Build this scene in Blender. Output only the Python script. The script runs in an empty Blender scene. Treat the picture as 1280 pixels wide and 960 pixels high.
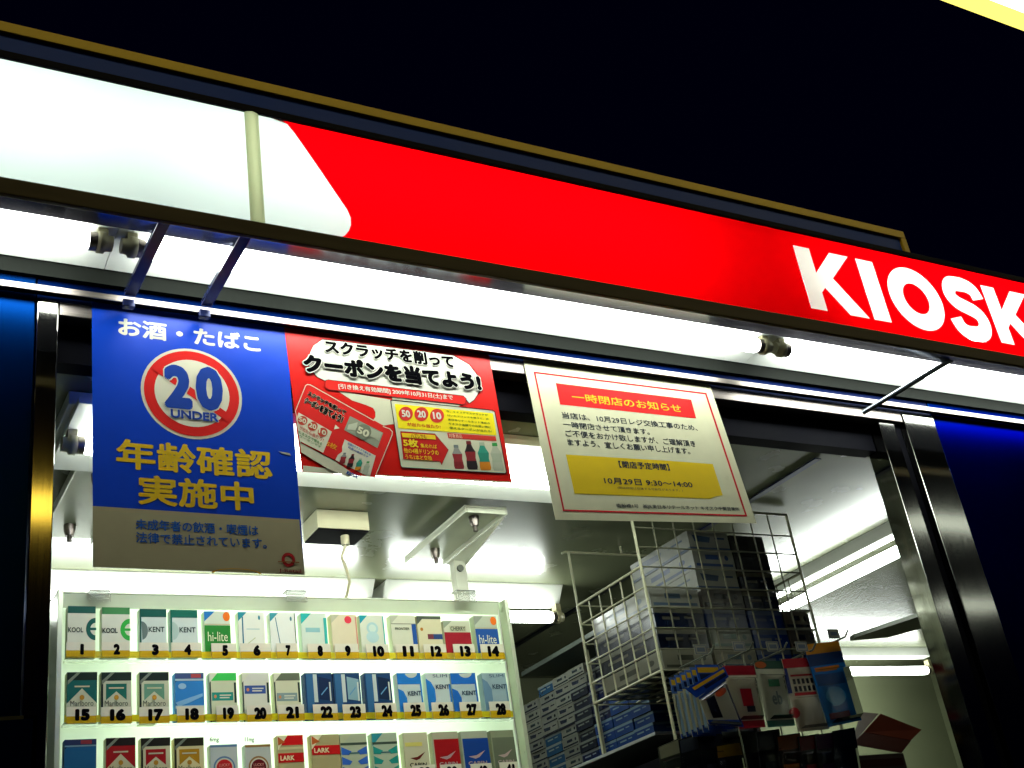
import bpy, math, random
import numpy as np
from mathutils import Matrix, Vector
random.seed(7)
SC = bpy.context.scene
COL = SC.collection
# ------------------------------------------------------------------ camera, world, exposure
EYE = 1.5
F = 1522.85
R = np.array([[0.86782937, 0.10561689, 0.48599354], [-0.47619217, 0.45828219, 0.7507221], [-0.14334105, -0.88250687, 0.44782641]])
cam = bpy.data.cameras.new('camera'); cam_o = bpy.data.objects.new('camera', cam); COL.objects.link(cam_o)
r_, u_, b_ = R[:, 0], -R[:, 1], -R[:, 2]
cam_o.matrix_world = Matrix(((r_[0], u_[0], b_[0], 0), (r_[1], u_[1], b_[1], 0), (r_[2], u_[2], b_[2], EYE), (0, 0, 0, 1)))
cam.sensor_width = 36; cam.lens = F / 1280 * 36; cam.clip_start = 0.05; cam.clip_end = 500
SC.camera = cam_o
world = bpy.data.worlds.new('World'); SC.world = world; world.use_nodes = True
bg = world.node_tree.nodes['Background']; bg.inputs[0].default_value = (0.02, 0.03, 1.0, 1); bg.inputs[1].default_value = 0.0028
SC.view_settings.view_transform = 'Standard'; SC.view_settings.look = 'None'
SC.view_settings.exposure = 0; SC.view_settings.gamma = 1; SC.view_settings.use_curve_mapping = False
SC.cycles.max_bounces = 8; SC.cycles.sample_clamp_indirect = 4
L_SIGN, L_SOFFIT, L_IN, L_RACK = 12.0, 30.0, 30.0, 20.0

# ------------------------------------------------------------------ measuring helpers
def ray(x, y): return R @ np.array([x - 640, y - 480, F])
def at(x, y, Y):                       # point on the upright plane at depth Y
    r = ray(x, y) * (Y / ray(x, y)[1]); return Vector((r[0], r[1], r[2] + EYE))
def atz(x, y, Z):                      # point on the level plane Z above the eye
    r = ray(x, y) * (Z / ray(x, y)[2]); return Vector((r[0], r[1], r[2] + EYE))
def homog(q):                          # unit square -> quad (TL,TR,BR,BL)
    A, b = [], []
    for (u, v), (x, y) in zip(((0, 0), (1, 0), (1, 1), (0, 1)), q):
        A += [[u, v, 1, 0, 0, 0, -u * x, -v * x], [0, 0, 0, u, v, 1, -u * y, -v * y]]; b += [x, y]
    h = np.linalg.solve(np.array(A, float), np.array(b, float)); return np.append(h, 1).reshape(3, 3)
def hmap(H, x, y):
    v = H @ np.array([x, y, 1.0]); return v[0] / v[2], v[1] / v[2]

# ------------------------------------------------------------------ materials
def lin(c): return c / 12.92 if c <= 0.04045 else ((c + 0.055) / 1.055) ** 2.4
def hexc(h): return tuple(lin(int(h[i:i + 2], 16) / 255) for i in (0, 2, 4))
_m = {}
def mat(key, col=None, rough=0.5, metal=0.0, noise=0.12, nscale=18.0, coat=0.0, bump=0.0, stretch=None, spec=0.5, trans=0.0, rvar=0.25):
    if key in _m: return _m[key]
    if col is None: col = hexc(key)
    m = bpy.data.materials.new(key); m.use_nodes = True; nt = m.node_tree; bs = nt.nodes['Principled BSDF']
    tc = nt.nodes.new('ShaderNodeTexCoord'); mp = nt.nodes.new('ShaderNodeMapping'); nz = nt.nodes.new('ShaderNodeTexNoise')
    nt.links.new(tc.outputs['Object'], mp.inputs[0]); nt.links.new(mp.outputs[0], nz.inputs['Vector'])
    if stretch: mp.inputs['Scale'].default_value = stretch
    nz.inputs['Scale'].default_value = nscale; nz.inputs['Detail'].default_value = 6
    mx = nt.nodes.new('ShaderNodeMix'); mx.data_type = 'RGBA'
    lo = tuple(max(0, c * (1 - noise)) for c in col) + (1,); hi = tuple(min(1, c * (1 + noise)) for c in col) + (1,)
    mx.inputs[6].default_value = lo; mx.inputs[7].default_value = hi
    nt.links.new(nz.outputs[0], mx.inputs[0]); nt.links.new(mx.outputs[2], bs.inputs['Base Color'])
    mr = nt.nodes.new('ShaderNodeMapRange'); mr.inputs[3].default_value = max(0.02, rough * (1 - rvar)); mr.inputs[4].default_value = min(1, rough * (1 + rvar))
    nt.links.new(nz.outputs[0], mr.inputs[0]); nt.links.new(mr.outputs[0], bs.inputs['Roughness'])
    bs.inputs['Metallic'].default_value = metal; bs.inputs['Coat Weight'].default_value = coat; bs.inputs['Specular IOR Level'].default_value = spec
    if trans: bs.inputs['Transmission Weight'].default_value = trans; bs.inputs['IOR'].default_value = 1.15
    if bump:
        bp = nt.nodes.new('ShaderNodeBump'); bp.inputs['Strength'].default_value = bump; bp.inputs['Distance'].default_value = 0.002
        nt.links.new(nz.outputs[0], bp.inputs['Height']); nt.links.new(bp.outputs[0], bs.inputs['Normal'])
    _m[key] = m; return m
def ink(h, rough=0.45):                # printed paper / card colour
    return mat(h if rough == 0.45 else '%s_%d' % (h, rough * 100), hexc(h), 0.6 if rough == 0.45 else rough, noise=0.06, nscale=40, spec=(0.0 if h[0] == '0' and h[2] == '0' and h[4] == '0' else 0.1) if rough == 0.45 else 0.16)
def emit(key, col, strength):
    if key in _m: return _m[key]
    m = bpy.data.materials.new(key); m.use_nodes = True; nt = m.node_tree; nt.nodes.clear()
    e = nt.nodes.new('ShaderNodeEmission'); o = nt.nodes.new('ShaderNodeOutputMaterial')
    e.inputs[0].default_value = (*col, 1); e.inputs[1].default_value = strength
    nt.links.new(e.outputs[0], o.inputs[0]); _m[key] = m; return m
def opal(key, col, gloss=0.06, noise=0.05, dif=0.3):          # back-lit translucent acrylic
    if key in _m: return _m[key]
    m = bpy.data.materials.new(key); m.use_nodes = True; nt = m.node_tree; nt.nodes.clear()
    t = nt.nodes.new('ShaderNodeBsdfTranslucent'); d = nt.nodes.new('ShaderNodeBsdfDiffuse'); g = nt.nodes.new('ShaderNodeBsdfGlossy')
    nz = nt.nodes.new('ShaderNodeTexNoise'); nz.inputs['Scale'].default_value = 3; nz.inputs['Detail'].default_value = 8
    tc = nt.nodes.new('ShaderNodeTexCoord'); nt.links.new(tc.outputs['Object'], nz.inputs['Vector'])
    mx = nt.nodes.new('ShaderNodeMix'); mx.data_type = 'RGBA'; nt.links.new(nz.outputs[0], mx.inputs[0])
    mx.inputs[6].default_value = (*[c * (1 - noise) for c in col], 1); mx.inputs[7].default_value = (*[min(1, c * (1 + noise)) for c in col], 1)
    nt.links.new(mx.outputs[2], t.inputs[0]); nt.links.new(mx.outputs[2], d.inputs[0])
    g.inputs['Roughness'].default_value = 0.15
    a = nt.nodes.new('ShaderNodeMixShader'); a.inputs[0].default_value = dif
    b = nt.nodes.new('ShaderNodeMixShader'); b.inputs[0].default_value = gloss; o = nt.nodes.new('ShaderNodeOutputMaterial')
    nt.links.new(t.outputs[0], a.inputs[1]); nt.links.new(d.outputs[0], a.inputs[2])
    nt.links.new(a.outputs[0], b.inputs[1]); nt.links.new(g.outputs[0], b.inputs[2]); nt.links.new(b.outputs[0], o.inputs[0])
    _m[key] = m; return m

STEEL = mat('stainless_steel', (0.22, 0.22, 0.19), 0.08, 1.0, 0.2, 6, bump=0.015, stretch=(60, 60, 1.2))
STEELH = mat('stainless_rail', (0.20, 0.175, 0.155), 0.36, 1.0, 0.4, 8, bump=0.1, stretch=(2, 60, 60))
BLUE = mat('blue_panel', (0.0003, 0.009, 0.05), 0.3, 1.0, 0.15, 3)
BLUE.node_tree.nodes['Principled BSDF'].inputs['Specular Tint'].default_value = (0.005, 0.07, 0.33, 1)
NAVY = mat('navy_paint', (0.0003, 0.004, 0.03), 0.45, 1.0, 0.3, 7, spec=0.05)
DARK = mat('dark_paint', (0.004, 0.004, 0.006), 0.75, 0, 0.4, 9, spec=0.03)
BROWN = mat('bronze_trim', (0.07, 0.05, 0.008), 0.5, 0, 0.4, 7, spec=0.2, stretch=(1, 8, 8))
YELLOW = mat('yellow_border', (0.42, 0.28, 0.015), 0.5, 0, 0.25, 9, spec=0.1)
CEIL = mat('ceiling_paint', (0.15, 0.165, 0.095), 0.27, 0, 0.10, 9, spec=0.8, coat=0.3, rvar=0.06)
WALLW = mat('inner_wall', (0.22, 0.24, 0.14), 0.55, 0, 0.15, 4, spec=0.2)
WHITE = mat('white_enamel', (0.78, 0.8, 0.72), 0.35, 0, 0.06, 20)
HEADG = mat('header_grey', (0.007, 0.008, 0.0065), 0.6, 0, 0.25, 12, spec=0.03)
GREYM = mat('grey_metal', (0.08, 0.09, 0.07), 0.35, 0.3, 0.25, 12)
CREAM = mat('cream_plastic', (0.62, 0.60, 0.38), 0.4, 0, 0.08, 20)
SOCK = mat('socket_plastic', (0.40, 0.37, 0.22), 0.4, 0, 0.15, 40)
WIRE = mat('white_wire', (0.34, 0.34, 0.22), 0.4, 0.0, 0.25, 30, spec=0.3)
GLOSSB = mat('gloss_soffit', (0.09, 0.10, 0.15), 0.14, 1.0, 0.3, 6)
CLEAR = mat('clear_plastic', (0.97, 0.98, 0.97), 0.06, 0, 0.02, 20, trans=1.0)
CASE = mat('shelf_case', (0.045, 0.055, 0.045), 0.5, 0, 0.25, 8)
ASPH = mat('platform_paving', (0.06, 0.06, 0.06), 0.85, 0, 0.35, 6, bump=0.4)
BLACK = ink('0a0a0c')

# ------------------------------------------------------------------ object helpers
WLOC = {}
def wl(o): return WLOC.get(o.name, Vector((0, 0, 0)))
def tag(o, label=None, cat=None, group=None, kind=None):
    if label: o['label'] = label
    if cat: o['category'] = cat
    if group: o['group'] = group
    if kind: o['kind'] = kind
    return o
def empty(name, loc, label, cat, group=None):
    o = bpy.data.objects.new(name, None); COL.objects.link(o); o.location = loc; o.empty_display_size = 0.05
    WLOC[o.name] = Vector(loc); return tag(o, label, cat, group)
class MB:
    def __init__(s): s.v = []; s.f = []; s.fm = []; s.ms = []; s.sm = []
    def mi(s, m):
        if m not in s.ms: s.ms.append(m)
        return s.ms.index(m)
    def add(s, vs, fs, m, smooth=False):
        b = len(s.v); s.v += [Vector(p) for p in vs]; k = s.mi(m)
        for f in fs: s.f.append([b + i for i in f]); s.fm.append(k); s.sm.append(smooth)
        return s
    def box(s, x0, x1, y0, y1, z0, z1, m):
        v = [(x, y, z) for z in (z0, z1) for y in (y0, y1) for x in (x0, x1)]
        return s.add(v, [(0, 2, 3, 1), (4, 5, 7, 6), (0, 1, 5, 4), (2, 6, 7, 3), (0, 4, 6, 2), (1, 3, 7, 5)], m)
    def boxr(s, x0, x1, y0, y1, z0, z1, m): return s.box(x0, x1, y0, y1, z0 + EYE, z1 + EYE, m)   # z given relative to the eye
    def slab(s, pts, n, m):           # polygon thickened along vector n
        k = len(pts); n = Vector(n); v = [Vector(p) for p in pts] + [Vector(p) + n for p in pts]
        return s.add(v, [list(range(k)), list(range(2 * k - 1, k - 1, -1))] + [(i, i + k, (i + 1) % k + k, (i + 1) % k) for i in range(k)], m)
    def prism_x(s, prof, x0, x1, m): # (y, z-eye) profile drawn out along x
        return s.slab([(x0, y, z + EYE) for y, z in prof], (x1 - x0, 0, 0), m)
    def tube(s, pts, r, m, n=8, cap=True):
        pts = [Vector(p) for p in pts]; rings = []; prev = None
        for i, p in enumerate(pts):
            d = (pts[min(i + 1, len(pts) - 1)] - pts[max(i - 1, 0)]).normalized()
            if prev is None:
                a = Vector((0, 0, 1)) if abs(d.z) < 0.9 else Vector((1, 0, 0)); prev = d.cross(a).normalized()
            else: prev = (prev - d * prev.dot(d)).normalized()
            q = d.cross(prev); rr = r[i] if isinstance(r, (list, tuple)) else r
            rings.append([p + (prev * math.cos(2 * math.pi * k / n) + q * math.sin(2 * math.pi * k / n)) * rr for k in range(n)])
        v = [p for ring in rings for p in ring]; fs = []
        for i in range(len(pts) - 1):
            for k in range(n): fs.append((i * n + k, i * n + (k + 1) % n, (i + 1) * n + (k + 1) % n, (i + 1) * n + k))
        s.add(v, fs, m, True)
        if cap: s.add(rings[0][::-1], [list(range(n))], m); s.add(rings[-1], [list(range(n))], m)
        return s
    def build(s, name, parent=None, bevel=0.0):
        lo = Vector([min(p[i] for p in s.v) for i in range(3)]); hi = Vector([max(p[i] for p in s.v) for i in range(3)])
        org = Vector(((lo.x + hi.x) / 2, (lo.y + hi.y) / 2, lo.z))
        me = bpy.data.meshes.new(name); me.from_pydata([p - org for p in s.v], [], s.f)
        for m in s.ms: me.materials.append(m)
        me.polygons.foreach_set('material_index', s.fm); me.polygons.foreach_set('use_smooth', s.sm); me.update()
        o = bpy.data.objects.new(name, me); COL.objects.link(o)
        if parent: o.parent = parent; o.location = org - wl(parent)
        else: o.location = org
        WLOC[o.name] = org
        if bevel:
            b = o.modifiers.new('bevel', 'BEVEL'); b.width = bevel; b.segments = 2; b.limit_method = 'ANGLE'; b.angle_limit = 0.6
        return o

_tx = {}
def text_mesh(body, off):
    k = (body, off)
    if k in _tx: return _tx[k]
    c = bpy.data.curves.new('glyphs', 'FONT'); c.body = body; c.resolution_u = 3; c.offset = off
    o = bpy.data.objects.new('glyphs', c); COL.objects.link(o)
    bpy.context.view_layer.update()
    me = bpy.data.meshes.new_from_object(o.evaluated_get(bpy.context.evaluated_depsgraph_get()))
    v = [(p.co.x, p.co.y) for p in me.vertices]; f = [tuple(p.vertices) for p in me.polygons]
    bpy.data.objects.remove(o); bpy.data.curves.remove(c); bpy.data.meshes.remove(me)
    _tx[k] = (v, f); return _tx[k]

class Art:
    """prints on a flat face: P(x, y) gives the world point of a drawing coordinate, n is the way the print is proud of the face"""
    def __init__(s, mb, P, n, quad=None, step=0.00035):
        s.mb = mb; s.P = P; s.n = Vector(n).normalized(); s.H = homog(quad) if quad else None
        s.Hi = np.linalg.inv(s.H) if quad else None; s.k = 1; s.c = 0; s.step = step
    def lift(s): s.c += 1; return s.n * (s.step * s.k + 0.000003 * (s.c % 60))
    def poly(s, pts, m, layer=None):
        if layer: s.k = layer
        lf = s.lift(); s.mb.add([s.P(*p) + lf for p in pts], [list(range(len(pts)))], m); return s
    def box4(s, tl, br):             # four drawing corners of a box that is square to the sheet
        if s.H is None: return [tl, (br[0], tl[1]), br, (tl[0], br[1])]
        a = hmap(s.Hi, *tl); b = hmap(s.Hi, *br)
        return [hmap(s.H, a[0], a[1]), hmap(s.H, b[0], a[1]), hmap(s.H, b[0], b[1]), hmap(s.H, a[0], b[1])]
    def rect(s, tl, br, m, layer=None): return s.poly(s.box4(tl, br), m, layer)
    def disc(s, c, rx, ry, m, layer=None, n=32, a0=0, a1=2 * math.pi, inner=0.0):
        if layer: s.k = layer
        if inner == 0: return s.poly([(c[0] + rx * math.cos(a0 + (a1 - a0) * i / n), c[1] + ry * math.sin(a0 + (a1 - a0) * i / n)) for i in range(n)], m)
        v = []; lf = s.lift()
        for i in range(n + 1):
            a = a0 + (a1 - a0) * i / n
            for q in (1, inner): v.append(s.P(c[0] + q * rx * math.cos(a), c[1] + q * ry * math.sin(a)) + lf)
        s.mb.add(v, [(2 * i, 2 * i + 2, 2 * i + 3, 2 * i + 1) for i in range(n)], m); return s
    def line(s, pts, w, m, layer=None, closed=False):
        if layer: s.k = layer
        q = list(pts) + ([pts[0]] if closed else [])
        for (x0, y0), (x1, y1) in zip(q, q[1:]):
            L = math.hypot(x1 - x0, y1 - y0) or 1; dx, dy = (x1 - x0) / L * w / 2, (y1 - y0) / L * w / 2
            lf = s.lift(); s.mb.add([s.P(*p) + lf for p in ((x0 - dx - dy, y0 - dy + dx), (x1 + dx - dy, y1 + dy + dx), (x1 + dx + dy, y1 + dy - dx), (x0 - dx + dy, y0 - dy - dx))], [(0, 1, 2, 3)], m)
        return s
    def text(s, body, tl, br, m, off=0.0, layer=None, quad=None, ref=None):
        """lettering fitted to a box; off = how much bolder than the plain face (in letter heights), made from shifted copies"""
        if layer: s.k = layer
        v, f = text_mesh(body, 0.0); s.c += 1
        e = off if ref is None else ref
        x0, x1 = min(p[0] for p in v) - e, max(p[0] for p in v) + e; y0, y1 = min(p[1] for p in v) - e, max(p[1] for p in v) + e
        H = homog(quad or s.box4(tl, br)); nn = 1 if off < 0.006 else (6 if off < 0.05 else 12)
        for i in range(nn):
            ox, oy = (off * math.cos(2 * math.pi * (i + .5) / nn), off * math.sin(2 * math.pi * (i + .5) / nn)) if nn > 1 else (0, 0)
            lf = s.n * (s.step * s.k + i * 0.00002)
            s.mb.add([s.P(*hmap(H, (x + ox - x0) / (x1 - x0), 1 - (y + oy - y0) / (y1 - y0))) + lf for x, y in v], f, m)
        return s
def sub(sc, ox, oy): return lambda x, y: (ox + x / sc, oy + y / sc)      # enlarged-crop coordinate -> picture coordinate

def sheet(art_quad, Y, thick, m, mb):   # a rectangular sheet hung upright at depth Y
    mb.slab([at(*p, Y) for p in art_quad], (0, thick, 0), m)

# ================================================================== SETTING
g = MB(); g.box(-60, 60, -60, 60, -0.3, 0, ASPH); tag(g.build('platform'), kind='structure')

# ------------------------------------------------------------------ kiosk building
kiosk = empty('kiosk', (1.25, 1.7, 0), 'blue kiosk building with steel framed counter opening under the lit red sign', 'kiosk')
X0, X1, YF, YB, ZT = -1.6, 4.2, 1.70, 3.6, 1.0
b = MB()
b.boxr(X0, 0.262, YF, YF + 0.03, -EYE + 0.002, 1.125, BLUE).build('wall_panel', kiosk, 0.002)
b = MB(); b.boxr(2.236, 2.62, YF, YF + 0.03, -EYE + 0.002, 1.125, BLUE).boxr(2.623, X1, YF, YF + 0.03, -EYE + 0.002, 1.125, BLUE).build('wall_panel', kiosk, 0.002)
MB().boxr(0.264, 2.234, YF + 0.002, YF + 0.05, 1.064, 1.125, NAVY).build('header_panel', kiosk)
MB().boxr(X0, X1, 1.6905, YF, 1.101, 1.128, HEADG).build('header_panel', kiosk)
MB().boxr(X0, X1, 1.680, 1.682, 1.066, 1.0773, STEELH).build('rail', kiosk, 0.0006)
MB().boxr(X0, X1, 1.6822, 1.693, 1.0663, 1.077, DARK).build('rail_body', kiosk)
# stainless door frame
MB().boxr(0.264, 0.295, YF - 0.004, YF + 0.045, -0.55, 1.062, STEEL).build('door_post', kiosk, 0.0015)
MB().boxr(0.297, 2.13, YF - 0.002, YF + 0.03, 1.038, 1.062, STEELH).build('frame_head', kiosk, 0.0015)
MB().boxr(2.132, 2.234, YF - 0.004, YF + 0.05, -0.55, 1.062, STEEL).build('door_post', kiosk, 0.0015)
MB().boxr(2.108, 2.131, YF + 0.012, YF + 0.06, -0.55, 1.037, DARK).build('shutter_slot', kiosk)
MB().boxr(2.058, 2.107, YF + 0.006, YF + 0.06, -0.55, 1.037, STEEL).build('door_post', kiosk, 0.0015)
h = MB().boxr(0.297, 2.056, YF + 0.034, YF + 0.07, 0.975, 1.037, DARK)
h.build('shutter_box', kiosk)
# interior shell
MB().boxr(0.2, X1 - 0.02, 1.772, YB, 0.98, 1.02, CEIL).build('ceiling', kiosk)
MB().boxr(0.2, X1 - 0.02, YB, YB + 0.05, -EYE, 1.02, WALLW).build('back_wall', kiosk)
MB().boxr(X1 - 0.02, X1 + 0.03, YF + 0.04, YB, -EYE, 1.02, WALLW).build('side_wall', kiosk)
MB().boxr(0.16, 0.199, YF + 0.05, YB, -EYE, 1.02, CASE).build('side_wall', kiosk)
MB().boxr(X0, 0.15, YF + 0.04, YB, 0.98, 1.02, DARK).boxr(X0 - 0.03, X0, YF, YB, -EYE, 1.1, BLUE).build('side_wall', kiosk)
sm = MB()
for px in ((985, 595),):
    p = atz(*px, 0.98); sm.boxr(p.x - 0.009, p.x + 0.009, 1.80, 3.3, 0.976, 0.979, NAVY)
sm.build('ceiling_seam', kiosk)
MB().boxr(0.2, 1.80, 2.99, 3.04, -0.4, 0.978, CASE).build('partition', kiosk)
MB().boxr(0.264, 2.234, YF - 0.25, YF + 0.5, -0.58, -0.55, mat('counter_top', (0.07, 0.07, 0.065), 0.4, 0, 0.2, 8)).boxr(0.266, 2.232, YF + 0.004, YF + 0.06, -EYE, -0.582, BLUE).build('counter', kiosk)
MB().boxr(X0, X1, 1.66, YB + 0.05, 1.33, 1.36, DARK).build('roof', kiosk)
MB().boxr(X0, X1, YF + 0.06, YF + 0.08, 1.03, 1.328, DARK).boxr(X0, X1, YB + 0.052, YB + 0.08, -EYE, 1.328, BLUE).build('upper_wall', kiosk)
# braces between sign and facade
for a, c, w in (((195, 292), (160, 371), 0.009), ((300, 302), (252, 386), 0.009)):
    p = atz(*a, 1.076); q = atz(*c, 1.076)
    x = (p.x + q.x) / 2
    MB().boxr(x - w, x + w, 1.44, 1.66, 1.066, 1.076, mat('brace_paint', (0.012, 0.018, 0.07), 0.25, 0.2, 0.5, 12, spec=0.3)).boxr(x - w, x + w, 1.668, 1.6795, 1.052, 1.0655, _m['brace_paint']).build('brace', kiosk, 0.001)
MB().tube([atz(1190, 449, 1.079), at(1078, 516, 1.655)], 0.0055, mat('rod_steel', (0.16, 0.18, 0.2), 0.3, 0.9, 0.2, 20), 10).build('brace', kiosk)
# notice frame on the left blue panel
fr = MB()
def fpx(x, y): return at(x / 8, 840 + y / 8, YF - 0.004)
fa = Art(fr, fpx, (0, -1, 0))
fr.slab([at(-160, 905, YF - 0.004), at(47, 893, YF - 0.004), at(40, 1100, YF - 0.004), at(-170, 1100, YF - 0.004)], (0, 0.003, 0), mat('frame_brass', (0.05, 0.045, 0.012), 0.35, 0.5, 0.2, 9))
fr.slab([at(-155, 911, YF - 0.005), at(41, 898, YF - 0.005), at(34, 1100, YF - 0.005), at(-165, 1100, YF - 0.005)], (0, 0.0008, 0), BLUE)
tag(fr.build('notice_board'), 'dark brass edged notice board on the blue panel at bottom left', 'notice board')

# ------------------------------------------------------------------ lit fascia sign
sign = empty('kiosk_sign', (1.2, 1.52, EYE + 1.06), 'long back-lit white and red shop sign reading KIOSK along the roof edge', 'sign')
SX0, SX1, SY = -1.1, 3.4, 1.44
H_IN = mat('sign_inside', (0.8, 0.8, 0.78), 0.6, 0, 0.03, 10)
hs = MB()
prof = [(SY + 0.004, 1.066), (1.502, 1.084), (1.535, 1.145), (1.65, 1.145), (1.65, 1.301), (SY + 0.004, 1.301)]
for (ya, za), (yb, zb) in zip(prof[:1] + prof[1:5], prof[1:6]):
    hs.add([(SX0, ya, za + EYE), (SX1, ya, za + EYE), (SX1, yb, zb + EYE), (SX0, yb, zb + EYE)], [(0, 1, 2, 3)], H_IN)
for x in (SX0, SX1): hs.add([(x, y, z + EYE) for y, z in prof], [list(range(6))], H_IN)
hs.build('inner_housing', sign)
ho = MB()
op = [(SY + 0.004, 1.0625), (1.505, 1.0805), (1.538, 1.1415), (1.655, 1.1415), (1.655, 1.304), (SY + 0.004, 1.304)]
for i, ((ya, za), (yb, zb)) in enumerate(zip(op[:5], op[1:])):
    ho.add([(SX0, ya, za + EYE), (SX1, ya, za + EYE), (SX1, yb, zb + EYE), (SX0, yb, zb + EYE)], [(0, 1, 2, 3)], GLOSSB if i == 0 else DARK)
ho.build('housing', sign)
PW, PR = opal('opal_white', (0.76, 0.86, 0.82), 0.06, 0.08), opal('opal_red', (0.97, 0.0002, 0.002), 0.02)
def sp(x, y): return at(x, y, SY)
ZB, ZTOP = 1.077, 1.2945
def sz(x, f): return Vector((x, SY, EYE + ZB + (ZTOP - ZB) * f))
# curved edge between the white and the red parts (picture measured, on the sign plane)
edge = [(334, 141), (343, 143.5), (351, 148), (359, 155), (368, 166), (380, 183), (400, 212), (420, 241.5), (434, 262), (438.3, 272), (438.5, 281), (436, 288), (431, 294), (425, 297.3), (418, 298.3)]
ep = [sp(*e) for e in edge]; ep[0].z = EYE + ZTOP; ep[-1].z = EYE + ZB
xj = (sp(305, 136).x + sp(322, 140).x) / 2
def panel(name, pts, m, cx=None):
    return MB().add(pts, [list(range(len(pts)))], m).build(name, sign)
panel('white_panel', [sz(SX0, 1), sz(xj - 0.0035, 1), sz(xj - 0.0035, 0), sz(SX0, 0)], PW)
panel('white_panel', [sz(xj + 0.0035, 1)] + ep + [sz(xj + 0.0035, 0)], PW)
# joint cover: a shallow half-round aluminium strip
jc = MB(); jx0, jx1 = xj - 0.0075, xj + 0.0075
n = 10
vv = []
for k in range(n + 1):
    a = math.pi * k / n; vv.append((xj - 0.0115 * math.cos(a), SY - 0.001 - 0.005 * math.sin(a)))
for (xa, ya), (xb, yb) in zip(vv, vv[1:]):
    jc.add([(xa, ya, EYE + ZB), (xb, yb, EYE + ZB), (xb, yb, EYE + ZTOP), (xa, ya, EYE + ZTOP)], [(0, 1, 2, 3)], opal('joint_cover', (0.5, 0.52, 0.3), 0.1), True)
jc.build('joint_cover', sign)
# letters K I O S K: opal inlays 1 mm proud of the red sheet
lc = sub(3.2, 940, 240)
YL = SY - 0.0008
PL = opal('opal_letter', (0.96, 1.0, 0.88), 0.02, 0.03, 0.03)
Kq = [(163, 213), (470, 505)]
# the letters are drawn square on the sign plane: measure their boxes first
def lp(x, y): return at(*lc(x, y), SY)
def lbox(l, r):   # x range on the plane from measured mid-height pixels
    return lp(*l).x, lp(*r).x
zt, zb = lp(163, 213).z, lp(250, 466).z
def glyph_poly(x0, x1, pts): return [Vector((x0 + (x1 - x0) * u, YL, zb + (zt - zb) * v)) for u, v in pts]
outs = []
def put(polys, outline, name='letter'):
    mb = MB()
    for p in polys: mb.add(p, [list(range(len(p)))], PL)
    outs.append([q.copy() for q in outline]); return mb.build(name, sign)
kx0 = lp(163, 213).x; kx1 = lp(470, 505).x
Kp = [(0, 0), (0, 1), (0.27, 1), (0.27, 0.60), (0.62, 1), (0.95, 1), (0.545, 0.565), (1.0, 0), (0.665, 0), (0.355, 0.385), (0.27, 0.29), (0.27, 0)]
kp1, kp2 = [Kp[i] for i in (0, 1, 2, 3, 10, 11)], [Kp[i] for i in (3, 4, 5, 6, 7, 8, 9, 10)]
put([glyph_poly(kx0, kx1, kp1), glyph_poly(kx0, kx1, kp2)], glyph_poly(kx0, kx1, Kp))
ix0, ix1 = lp(413, 270).x, lp(480, 284).x
ip = glyph_poly(ix0, ix1, [(0, 0), (0, 1), (1, 1), (1, 0)]); put([ip], ip)
ocx = (lp(540, 345).x + lp(772, 510).x) / 2; orx = (lp(772, 510).x - lp(540, 345).x) / 2
ocz = (zt + zb) / 2; orz = (zt - zb) / 2 * 1.05; orx *= 1.12
N = 48; sw = ix1 - ix0
def oring(rx, rz): return [Vector((ocx + rx * math.cos(2 * math.pi * i / N), YL, ocz + rz * math.sin(2 * math.pi * i / N))) for i in range(N)]
oo, oi = oring(orx, orz), oring(orx * 0.475, orz * 0.49)
put([[oo[i], oo[(i + 1) % N], oi[(i + 1) % N], oi[i]] for i in range(N)], oo)
def s_glyph(x0, x1):
    ctl = [(0.93, 0.70), (0.86, 0.84), (0.68, 0.90), (0.5, 0.905), (0.28, 0.88), (0.165, 0.77), (0.175, 0.66), (0.30, 0.575), (0.5, 0.525), (0.70, 0.475), (0.83, 0.39), (0.845, 0.25), (0.72, 0.13), (0.5, 0.095), (0.30, 0.105), (0.16, 0.17), (0.09, 0.31)]
    P = [Vector((x0 + (x1 - x0) * u, YL, zb + (zt - zb) * (v * 1.06 - 0.03))) for u, v in ctl]
    fine = []
    for i in range(len(P) - 1):
        p0, p1, p2, p3 = P[max(i - 1, 0)], P[i], P[i + 1], P[min(i + 2, len(P) - 1)]
        for t in (0, 0.25, 0.5, 0.75):
            fine.append(0.5 * ((2 * p1) + (p2 - p0) * t + (2 * p0 - 5 * p1 + 4 * p2 - p3) * t * t + (3 * p1 - p0 - 3 * p2 + p3) * t ** 3))
    fine.append(P[-1]); L, Rr = [], []
    for i, p in enumerate(fine):
        d = (fine[min(i + 1, len(fine) - 1)] - fine[max(i - 1, 0)]).normalized(); nn = Vector((-d.z, 0, d.x)) * sw * 0.39
        L.append(p + nn); Rr.append(p - nn)
    put([[L[i], L[i + 1], Rr[i + 1], Rr[i]] for i in range(len(fine) - 1)], L + Rr[::-1])
s_glyph(lp(764, 395).x, lp(961, 560).x)
k2 = lp(918, 388).x
put([glyph_poly(k2, k2 + (kx1 - kx0), kp1), glyph_poly(k2, k2 + (kx1 - kx0), kp2)], glyph_poly(k2, k2 + (kx1 - kx0), Kp))
# red acrylic sheet with the letters cut out of it
from mathutils.geometry import tessellate_polygon
outer = [sz(SX1, 1)] + [p.copy() for p in ep] + [sz(SX1, 0)]
flat = [q for lo_ in [outer] + outs for q in lo_]
tri = tessellate_polygon([[Vector((q.x, q.z, 0)) for q in lo_] for lo_ in [outer] + outs])
rp = MB(); rp.add([Vector((q.x, SY, q.z)) for q in flat], [tuple(t) for t in tri], PR); rp.add([Vector((q.x, SY, q.z)) for q in oi], [list(range(len(oi)))], PR)
rp.build('red_panel', sign)
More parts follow.
